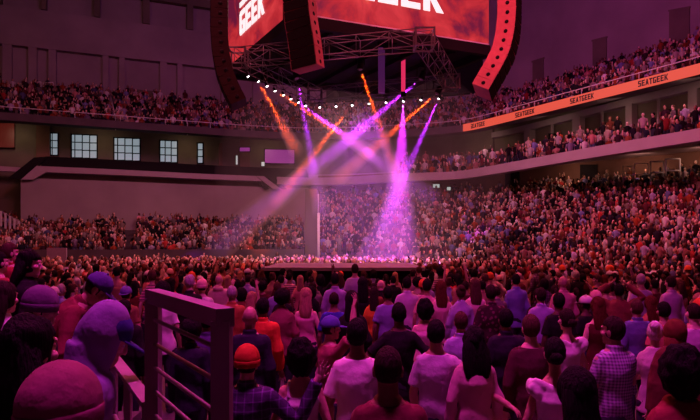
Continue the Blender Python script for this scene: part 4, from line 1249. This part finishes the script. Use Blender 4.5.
# ------------------------------------------------------------------ the rest of the 300 nearest people
rr = random.Random(21)
TOPS = [('white t-shirt', 'tee', CLOTH, WHITE, 8), ('pale pink t-shirt', 'tee', CLOTH, (.72, .44, .48), 7), ('salmon t-shirt', 'tee', CLOTH, (.74, .30, .28), 4),
        ('black t-shirt', 'tee', CLOTH, BLACK, 14), ('black jacket', 'jacket', CLOTH, (.015, .012, .016), 13), ('lavender shirt', 'shirt', CLOTH, LAV, 6),
        ('blue shirt', 'shirt', CLOTH, LBLUE, 5), ('red t-shirt', 'tee', CLOTH, RED, 4), ('dark red sweater', 'sweater', CLOTH, (.09, .012, .022), 9),
        ('orange hoodie', 'hoodie', CLOTH, (.60, .10, .03), 3), ('grey jacket', 'jacket', CLOTH, (.20, .16, .18), 6), ('cream coat', 'coat', CLOTH, (.62, .46, .38), 4),
        ('rust jacket', 'jacket', CLOTH, (.22, .06, .035), 5), ('striped t-shirt', 'tee', STRIPE, (.70, .45, .48), 4), ('checked shirt', 'shirt', PLAID, (.10, .05, .12), 5),
        ('white tank top', 'tank', CLOTH, (.78, .64, .66), 4), ('navy hoodie', 'hoodie', CLOTH, NAVY, 7), ('tan coat', 'coat', CLOTH, (.42, .24, .15), 4)]
HAIRS = [('short black hair', 'short', 'black', 'm', 10), ('short brown hair', 'quiff', 'brown', 'm', 7), ('a bald head', 'bald', '', 'm', 3), ('cropped dark hair', 'buzz', 'dark', 'm', 5),
         ('long black hair', 'long', 'black', 'f', 7), ('long brown hair', 'wavy', 'brown', 'f', 6), ('long red hair', 'long', 'red', 'f', 3), ('long fair hair', 'long', 'blond', 'f', 4),
         ('a black bob', 'bob', 'black', 'f', 5), ('a brown hair bun', 'bun', 'brown', 'f', 4), ('a big black afro', 'afro', 'black', 'm', 4), ('a dark ponytail', 'ponytail', 'dark', 'f', 4),
         ('grey hair', 'short', 'grey', 'm', 3), ('an orange beanie', 'beanie', (.75, .14, .04), 'm', 2), ('a white cap', 'cap', (.75, .7, .72), 'm', 2), ('a pink beanie', 'beanie', (.75, .4, .42), 'f', 2)]
def pick(tab):
    t = rr.random() * sum(r[-1] for r in tab)
    for r in tab:
        t -= r[-1]
        if t <= 0: return r
    return tab[-1]
N_PEOPLE = 300
cand = []
def inside_floor(X, Y):
    x = CX + F * X / Y
    if Y > lerp_tab(dF, x) - 0.7: return False
    if abs(X + 0.22) < 2.9 and 16.2 < Y < 22.2 or abs(X + .22) < 4.1 and 17 < Y < 19.3: return False
    if X < -1.9 and Y < 9.0 - 0.0: return X > -2.1 and Y > 4.5
    if X < -.7 and Y < 3.9: return False
    if Y < 2.3: return False
    return True
def free(X, Y, pl, r):
    return all((X - a) ** 2 + (Y - b) ** 2 > r * r for a, b in pl)
mid = []
tries = 0
while tries < 60000:
    tries += 1
    Y = 4.6 + (23 - 4.6) * math.sqrt(rr.random())
    x = rr.uniform(-6, 706)
    X = (x - CX) / F * Y
    if not inside_floor(X, Y): continue
    if x < 40 and Y < 11: continue
    if not free(X, Y, placed + mid, 0.66 if Y > 9 else .60): continue
    if Y < 13 and any(Y - .3 < b < min(13.5, 2.3 * Y) and abs(CX + F * a / b - x) < .42 * (.42 * F / Y + .42 * F / b) for a, b in placed): continue
    mid.append((X, Y))
mid.sort(key=lambda q: q[1])
mid = mid[:N_PEOPLE - len(placed)]
print('people', len(placed), len(mid), 'to', mid[-1])
far_edge = mid[-1][1]
used = {}
info = []
for X, Y in mid:
    for _ in range(60):
        tp, hr = pick(TOPS), pick(HAIRS)
        if used.get((tp[0], hr[0]), 0) < 3: break
    used[(tp[0], hr[0])] = used.get((tp[0], hr[0]), 0) + 1
    pose = rr.choices(['down', 'loose', 'front', 'hips', 'phone', 'up1', 'up2'], [5, 6, 4, 1.5, 1.2, .6, .35])[0]
    sk = rr.choices(['light', 'tan', 'brown', 'dark'], [4, 4, 3, 2])[0]
    s = rr.gauss(.965 if hr[3] == 'm' else .925, .035)
    o = person((X, Y, FZ), s, yaw=math.degrees(math.atan2(X + .2, max(4, 19.5 - Y))) * .55 * (1 if Y < 17 else .4) + rr.gauss(0, 12), sex=hr[3], pose=pose, head=rr.choice([(0, 0), (0, 0), (24, 0), (-26, 0)]), hair=(hr[1], hr[2]), skin=sk, top=(tp[1], tp[2], tp[3]),
               legs=rr.choice([(.02, .02, .03), (.03, .03, .05), (.05, .06, .13), (.10, .09, .08)]), hero=False)
    info.append([tp[0], hr[0], X, Y, pose, o])
groups = {}
for r in info:
    groups.setdefault((r[0], r[1]), []).append(r)
pname = {'up1': ', one arm up', 'up2': ', both arms up', 'hips': ', hands on hips', 'phone': '', 'front': '', 'down': '', 'loose': ''}
for (tn, hn), rs in groups.items():
    rs.sort(key=lambda r: r[2] / r[3])
    for i, r in enumerate(rs):
        who = 'person with' if hn[0:2] != 'a ' or 'head' in hn or 'afro' in hn or 'bob' in hn or 'bun' in hn or 'pony' in hn else 'person with'
        if 'beanie' in hn or 'cap' in hn: who = 'person in'
        lab = '%s %s and %s' % (who, hn, tn)
        if len(rs) == 1:
            lab += pname[r[4]] + ' in the standing crowd'
        else:
            lab += ', ' + (['leftmost', 'rightmost'] if len(rs) == 2 else ['leftmost', 'middle', 'rightmost'])[i] + (' of two such' if len(rs) == 2 else ' of three such')
        r[5]['label'] = lab
seen_l = {}
for o in PEOPLE:
    o['group'] = 'people standing on the arena floor'
    if o['label'] in seen_l: print('DUP', o['label'])
    seen_l[o['label']] = 1

# ------------------------------------------------------------------ everyone farther off: one crowd
def template(kind):
    """small figure facing +y: vertices, triangles/quads and a colour slot per vertex (0 skin, 1 top, 2 hair, 3 legs)"""
    v, f, c = [], [], []
    def put(mb, slot):
        o = len(v); v.extend(mb.v); f.extend(tuple(i + o for i in q) for q in mb.f); c.extend([slot] * len(mb.v))
    z0 = 0.0
    m = MB(); m.rings([((0, 0, .82), .15, .10), ((0, 0, 1.05), .145, .10), ((0, 0, 1.30), .185, .115), ((0, 0, 1.42), .16, .085), ((0, 0, 1.47), .06, .055)], 8); put(m, 1)
    m = MB(); m.rings([((0, 0, 1.45), .05, .05), ((0, .01, 1.53), .055, .06)], 6); put(m, 0)
    m = MB(); m.ball((0, .012, 1.61), (.078, .095, .115), 8, 6); put(m, 0)
    if kind % 2 == 0:
        m = MB(); m.ball((0, -.016, 1.64), (.088, .098, .105), 8, 6)
    else:
        m = MB(); m.ball((0, -.040, 1.585), (.105, .085, .160), 8, 6)
    put(m, 2)
    for s in (-1, 1):
        if kind in (2, 5) and (s > 0 or kind == 5):
            pts = [(s * .18, 0, 1.38), (s * .30, .08, 1.52), (s * .25, .14, 1.84)]
        elif kind == 3:
            pts = [(s * .18, 0, 1.38), (s * .24, .04, 1.13), (s * .08, .24, 1.18)]
        else:
            pts = [(s * .19, 0, 1.38), (s * .245, -.02, 1.13), (s * .23, .08, .90)]
        m = MB(); m.tube(pts[:2], [.058, .050], 5); put(m, 1)
        m = MB(); m.tube(pts[1:], [.046, .036], 5); put(m, 0)
        m = MB(); m.tube([(s * .085, 0, .85), (s * .095, 0, .06)], [.09, .055], 5); put(m, 3)
    return np.array(v, np.float32), f, np.array(c)
TMPL = [template(k) for k in range(6)]
CV, CF, CN, CC = [], [], [], []
voff = 0
def palette(n):
    tops = np.array([(.75, .68, .70), (.60, .42, .46), (.70, .28, .28), (.02, .018, .02), (.03, .03, .06), (.42, .34, .55), (.22, .22, .5), (.5, .05, .05), (.15, .02, .035), (.38, .07, .03), (.2, .16, .17), (.45, .34, .30), (.02, .015, .02), (.03, .02, .04), (.10, .02, .03), (.015, .012, .015), (.02, .012, .02), (.04, .015, .025), (.9, .82, .85), (.3, .09, .05), (.05, .02, .03), (.45, .2, .2)])
    return tops[rng.integers(0, len(tops), n)] * rng.uniform(.3, 1.0, (n, 1))
SKA = np.array(list(SKINS.values())); HRA = np.array([HAIRC[k] for k in ('black', 'black', 'dark', 'dark', 'brown', 'brown', 'red', 'blond', 'grey')])
LGA = np.array([(.02, .02, .03), (.03, .03, .05), (.06, .07, .14), (.12, .10, .09)])
def crowd_add(pos, face_to=None, face_yaw=None, sit=0.0, weights=(5, 4, .5, 2, 4, .25), size=1.0):
    """pos: n x 3 foot points; people look at a point of the floor or along a heading"""
    global voff
    pos = np.array(pos, np.float32)
    n = len(pos)
    w = np.array(weights) / sum(weights)
    kinds = rng.choice(6, n, p=w)
    sc_ = rng.normal(.965, .04, n) * size
    if face_to is not None:
        yaw = np.arctan2(-(face_to[0] - pos[:, 0]), face_to[1] - pos[:, 1]) + rng.normal(0, .35, n)
    else:
        yaw = face_yaw + rng.normal(0, .35, n)
    seated = rng.random(n) < sit
    tp, sk, hr, lg = palette(n), SKA[rng.integers(0, 4, n)], HRA[rng.integers(0, len(HRA), n)], LGA[rng.integers(0, 4, n)]
    for i in range(n):
        v, f, c = TMPL[kinds[i]]
        cs, sn = math.cos(yaw[i]), math.sin(yaw[i])
        q = v * sc_[i]
        x = q[:, 0] * cs - q[:, 1] * sn + pos[i, 0]
        y = q[:, 0] * sn + q[:, 1] * cs + pos[i, 1]
        z = q[:, 2].copy()
        if seated[i]:
            z = np.maximum(z - .42, .02)
        z = z + pos[i, 2]
        CV.append(np.stack([x, y, z], 1))
        CC.append(np.stack([sk[i], tp[i], hr[i], lg[i]])[c])
        CF.append((kinds[i], voff))
        voff += len(v)
# on the floor beyond the 300
pts = []
grid = .66
for iy in range(int(far_edge / grid) - 6, 58):
    for ix in range(-50, 50):
        Y = iy * grid + rng.uniform(-.16, .16)
        X = (ix + .5 * (iy % 2)) * grid + rng.uniform(-.16, .16)
        if Y < far_edge - 3 or not inside_floor(X, Y): continue
        x = CX + F * X / Y
        if not -60 < x < 760: continue
        if not free(X, Y, mid[-90:], .55) or (Y < far_edge): continue
        if rng.random() < .04: continue
        pts.append((X, Y, FZ))
for iy in range(6, int(far_edge / .7)):      # and on the floor past the right edge of the picture
    for ix in range(0, 22):
        Y = iy * .7 + rng.uniform(-.15, .15); X = (718 - CX) / F * Y + ix * .7 + .3
        if inside_floor(X, Y) and CX + F * X / Y < 860 and free(X, Y, placed + mid, .7): pts.append((X, Y, FZ))
n_floor = len(pts)
crowd_add(pts, face_to=(-.2, 19.4))
# seated and standing rows
def bowl(x0, x1, zf, zb, n, step=.37):
    out = []
    for r in range(n):
        x = x0
        while x < x1:
            a, b = lerp_tab(dF, x), lerp_tab(dB, x)
            d = a + (b + .6 - a) / n * (r + .5)
            z = zf(x) + (zb(x) - zf(x)) * r / (n - 1)
            aisle = any(abs(x - (c + k * r)) < 1.2 + .5 for c, k in ((466, .8), (560, 2.0), (668, 2.0))) or 123 < x < 132.5 + r * .3
            if 334 < x < 356 and r < 3: aisle = True
            if not aisle and rng.random() > .06:
                out.append(((x - CX) / F * d + rng.uniform(-.05, .05), d + rng.uniform(-.12, .12), z))
            # the way along the row for one pixel column
            a2, b2 = lerp_tab(dF, x + 1), lerp_tab(dB, x + 1)
            d2 = a2 + (b2 + .6 - a2) / n * (r + .5)
            ds = math.hypot((x + 1 - CX) / F * d2 - (x - CX) / F * d, d2 - d)
            x += step * rng.uniform(.9, 1.15) / max(ds, .01)
    return out
b1 = bowl(-60, 303, zfL, zbL, NL); crowd_add(b1, face_to=(0, 24), sit=.55, size=.84)
b2 = bowl(323, 770, zfR, zbR, NR); crowd_add(b2, face_to=(-2, 24), sit=.6, size=.84)
def deck_rows():
    out = []
    for r in range(NROW):
        c = offset(DECK, .3 + .52 * r + .28)
        acc = 0
        for p, q in zip(c, c[1:]):
            L_ = (q - p).length
            s = acc
            while s < L_:
                w = p.lerp(q, s / L_)
                x = CX + F * w.x / w.y
                rel = r / NROW
                aisle = abs(x - (115.7 - 5.4 * rel)) < 1.6 or abs(x - (187.5 - 7.7 * rel)) < 1.8 or abs(x - (556 - 6 * rel)) < 1.5 or abs(x - (22 - 3 * rel)) < 1.5
                if not aisle and rng.random() > .07 and x > -60 and x < 760:
                    out.append((w.x + rng.uniform(-.05, .05), w.y + rng.uniform(-.1, .1), 11.3 + .275 * r))
                s += .37 * rng.uniform(.9, 1.15)
            acc = s - L_
    return out
d1 = deck_rows(); crowd_add(d1, face_to=(0, 22), sit=.65, size=.84)
def balcony_rows():
    out = []
    for r in range(4):
        c = offset(sub(BAL, 395, 770), .3 + .8 * r + .42)
        acc = 0
        for p, q in zip(c, c[1:]):
            L_ = (q - p).length; s = acc
            while s < L_:
                w = p.lerp(q, s / L_)
                if rng.random() > .12: out.append((w.x, w.y + rng.uniform(-.1, .1), 7.5 + .36 * r))
                s += .55 * rng.uniform(.9, 1.2)
            acc = s - L_
    return out
e1 = balcony_rows(); crowd_add(e1, face_to=(0, 22), sit=.7)
print('crowd: floor', n_floor, 'bowl', len(b1), len(b2), 'deck', len(d1), 'balcony', len(e1))
allv = np.concatenate(CV); allc = np.concatenate(CC)
loops, starts, totals = [], [], []
pos_ = 0
TL = []
for v, f, c in TMPL:
    TL.append((np.array([i for q in f for i in q], np.int32), np.array([len(q) for q in f], np.int32)))
for k, o in CF:
    l, t = TL[k]
    loops.append(l + o); totals.append(t)
loops = np.concatenate(loops); totals = np.concatenate(totals)
starts = np.concatenate([[0], np.cumsum(totals)[:-1]]).astype(np.int32)
me = bpy.data.meshes.new('crowd')
me.vertices.add(len(allv)); me.vertices.foreach_set('co', allv.astype(np.float32).ravel())
me.loops.add(len(loops)); me.loops.foreach_set('vertex_index', loops.astype(np.int32))
me.polygons.add(len(totals)); me.polygons.foreach_set('loop_start', starts)
try:
    me.polygons.foreach_set('loop_total', totals.astype(np.int32))
except Exception:
    pass
me.polygons.foreach_set('use_smooth', [True] * len(totals))
at = me.attributes.new('dye', 'FLOAT_COLOR', 'POINT')
at.data.foreach_set('color', np.concatenate([allc, np.ones((len(allc), 1))], 1).astype(np.float32).ravel())
me.update(calc_edges=True)
cm = bpy.data.materials.new('crowd_cloth_skin_hair'); cm.use_nodes = True
nt = cm.node_tree; an = nt.nodes.new('ShaderNodeAttribute'); an.attribute_name = 'dye'
nt.links.new(an.outputs['Color'], nt.nodes['Principled BSDF'].inputs['Base Color'])
nt.nodes['Principled BSDF'].inputs['Roughness'].default_value = .85; nt.nodes['Principled BSDF'].inputs['Specular IOR Level'].default_value = .08
o = link('crowd', me, cm)
tag(o, 'far crowd filling the back of the floor, the stands and the upper deck', 'crowd', None, 'stuff')

# ================================================================== LIGHT
def look(o, tgt):
    o.rotation_euler = (Vector(tgt) - o.location).to_track_quat('-Z', 'Y').to_euler()
def area(loc, tgt, col, watts, sx, sy=None, spread=None):
    l = bpy.data.lights.new('unseen_wash_lamp', 'AREA'); l.shape = 'RECTANGLE'; l.size = sx; l.size_y = sy or sx
    l.energy = watts; l.color = col
    if spread: l.spread = R(spread)
    o = bpy.data.objects.new('unseen_wash_lamp', l); COL.objects.link(o); o.location = loc; look(o, tgt)
    return o
def spot(loc, tgt, col, watts, ang, blend=.5, rad=.05, name='beam_lamp'):
    l = bpy.data.lights.new(name, 'SPOT'); l.energy = watts; l.color = col; l.spot_size = R(ang); l.spot_blend = blend; l.shadow_soft_size = rad
    o = bpy.data.objects.new(name, l); COL.objects.link(o); o.location = loc; look(o, tgt)
    return o

def haze(p, tgt, length, half, dens, label, r0=.08):
    """a column of haze, put only in the beam, that the lamp above shines down"""
    t = (tgt - p).normalized()
    m = MB()
    r1 = r0 + math.tan(R(half)) * length
    m.tube([p + t * .06, p + t * length], [r0, r1], 24)
    mt = bpy.data.materials.new('beam_cone_haze'); mt.use_nodes = True
    nt = mt.node_tree; nt.nodes.clear()
    out = nt.nodes.new('ShaderNodeOutputMaterial'); vs = nt.nodes.new('ShaderNodeVolumeScatter')
    vs.inputs['Color'].default_value = (1, 1, 1, 1); vs.inputs['Density'].default_value = dens
    vs.inputs['Anisotropy'].default_value = 0.0
    nt.links.new(vs.outputs['Volume'], out.inputs['Volume'])
    mt.cycles.homogeneous_volume = True
    o = build('haze', m, mt)
    tag(o, label, 'haze', None, 'stuff')
VIO, ORA = (.52, .02, .92), (1.0, .075, .006)
MAG = (.78, .03, .92)
BEAMS = [  # lamp point, pixel the beam heads for, distance there, length, half angle, colour, relative watts, label
 (lp['L1'], (296, 150), 31, 8.5, 2.6, ORA, 1.5, 'orange beam from the upper left lamps, steeper one'),
 (lp['L3'], (338, 132), 27.5, 8.0, 2.9, ORA, 1.5, 'orange beam from the upper left lamps, flatter one'),
 (mh['a'], (312, 160), 28, 9.0, 2.9, VIO, .9, 'violet beam dropping left of the middle'),
 (lp['L6'], (395, 172), 30, 10.5, 3.8, VIO, 1.2, 'broad violet beam crossing from left to right'),
 (lp['R2'], (303, 168), 29, 7.5, 3.0, ORA, 1.6, 'orange beam crossing down to the left'),
 (mh['b'], (388, 150), 27, 8.5, 2.6, ORA, 1.5, 'orange beam dropping steeply in the middle'),
 (mh['c'], (262, 210), 31, 17.0, 3.2, VIO, 1.6, 'long violet beam crossing from right to left'),
 (lp['R5'], (398, 225), 28, 10.5, 8.5, MAG, .55, 'broad pink-violet beam falling to the right of the middle'),
 (mh['d'], (362, 158), 29, 8.0, 3.0, ORA, 1.6, 'orange beam crossing from the far corner to the left'),
 (lp['R7'], (398, 190), 28, 10.5, 3.6, VIO, 1.1, 'violet beam slanting down from the right lamp'),
]
BP, BD = 42000.0, .085
m = MB(); m.ball((0.6, 29, 5.6), (7.5, 7, 6.2), 32, 20)
mt = bpy.data.materials.new('thin_haze'); mt.use_nodes = True
nt = mt.node_tree; nt.nodes.clear()
out = nt.nodes.new('ShaderNodeOutputMaterial'); vs = nt.nodes.new('ShaderNodeVolumeScatter'); vs.inputs['Density'].default_value = .008
vs.inputs['Color'].default_value = (1, 1, 1, 1)
nt.links.new(vs.outputs['Volume'], out.inputs['Volume'])
tag(build('haze', m, mt), 'thin cloud of stage haze hanging over the stage', 'haze', None, 'stuff')
for p, (x, y), d, ln, half, col, k, lab in BEAMS:
    tgt = P(x, y, d); t = (tgt - p).normalized()
    spot(p + t * .12, tgt, col, BP * k * (.75 if col is ORA else 1), 2 * half, .75, .04)
    haze(p, tgt, ln, half, BD * (1.7 if col is ORA else 1), lab)
# unseen washes above the crowd and stands, several added to brighten dim parts
area((-2, 16, 25), (0, 17, 0), (1, .105, .17), 2700, 3, 3)
area((0, 3.5, 14), (0, 4.5, 0), (.84, .04, .58), 500, 1.4, None, 85)
for x_ in (-10, 10):
    area((x_, 15, 13), (x_ * .9, 17, 0), (1, .11, .17), 620, 1.5)  # added pair that brightens the red mid-floor crowd
spot((.5, 25, 8.5), (.5, 29.5, 0), (.55, .03, .9), 13000, 75, .9, .4, 'unseen_wash_lamp')  # added spot that turns the haze and crowd below violet
area((4, 16, 20), (14, 33, 3), (1, .10, .20), 1250, 5)
area((-4, 18, 20), (-14, 40, 3), (.92, .32, .60), 480, 6)
area((-16, 18, 20), (-24, 44, 14), (1, .28, .24), 470, 5)
area((0, 22, 21), (-6, 48, 14), (.62, .14, .80), 480, 6)
area((6, 18, 22), (20, 42, 20), (.45, .06, .75), 1000, 4)
spot((-.2, 20.5, 8.7), (0, 30, .3), (1, .42, .50), 9000, 72, .7, .5, 'unseen_wash_lamp')  # added front light on the crowd beyond the stage
area((0, 33, 18), (0, 26, 0), (1, .34, .42), 3200, 9, 5)  # added to brighten the far strip of floor
spot((2, 12, 16), (5.5, 19.5, 10), (1, .05, .09), 1500, 30, .8, .4, 'unseen_wash_lamp')
# added unseen lamps that lift the dark club wall, brown wall and suites
for x_ in (20, 105, 190, 270):
    q = at_px(offset(BAL, 3.0), x_)[0]; q2 = at_px(offset(BAL, 4.3), x_)[0]
    area((q.x, q.y - .6, 11.0), (q2.x, q2.y, 9.2), (1, .62, .42), 12, 1.2)
for x_ in (490, 570, 640, 700):  # added to brighten the brown back wall and the tube frames
    q = at_px(back, x_)[0]
    area((q.x - .8, q.y - 1.6, 7.8), (q.x, q.y, 6.3), (1, .46, .34), 34, 1.2)
for x_ in (480, 545, 610, 690):
    q = at_px(offset(BAL, 2.1), x_)[0]; q2 = at_px(offset(BAL, 4.4), x_)[0]
    area((q.x, q.y, 10.95), (q2.x, q2.y, 9.4), (1, .55, .45), 17, 1.2)
w = bpy.data.worlds.new('World'); SC.world = w; w.use_nodes = True
w.node_tree.nodes['Background'].inputs['Color'].default_value = (.30, .16, .24, 1)
w.node_tree.nodes['Background'].inputs['Strength'].default_value = .008

# ================================================================== CAMERA
cd = bpy.data.cameras.new('camera'); co_ = bpy.data.objects.new('camera', cd); COL.objects.link(co_)
cd.sensor_width = 36; cd.sensor_fit = 'HORIZONTAL'; cd.lens = 36 * F / 700
cd.shift_y = (HZ - 210) / 700
cd.clip_start = .05; cd.clip_end = 300
co_.location = (0, 0, EYE); co_.rotation_euler = (PI / 2, 0, 0)
SC.camera = co_
SC.view_settings.view_transform = 'Standard'; SC.view_settings.look = 'None'; SC.view_settings.gamma = 1
SC.view_settings.use_curve_mapping = False
SC.view_settings.exposure = -0.12
SC.cycles.use_denoising = True
SC.cycles.max_bounces = 4; SC.cycles.diffuse_bounces = 2; SC.cycles.glossy_bounces = 2; SC.cycles.volume_bounces = 0; SC.cycles.transparent_max_bounces = 16
SC.cycles.sample_clamp_indirect = 4
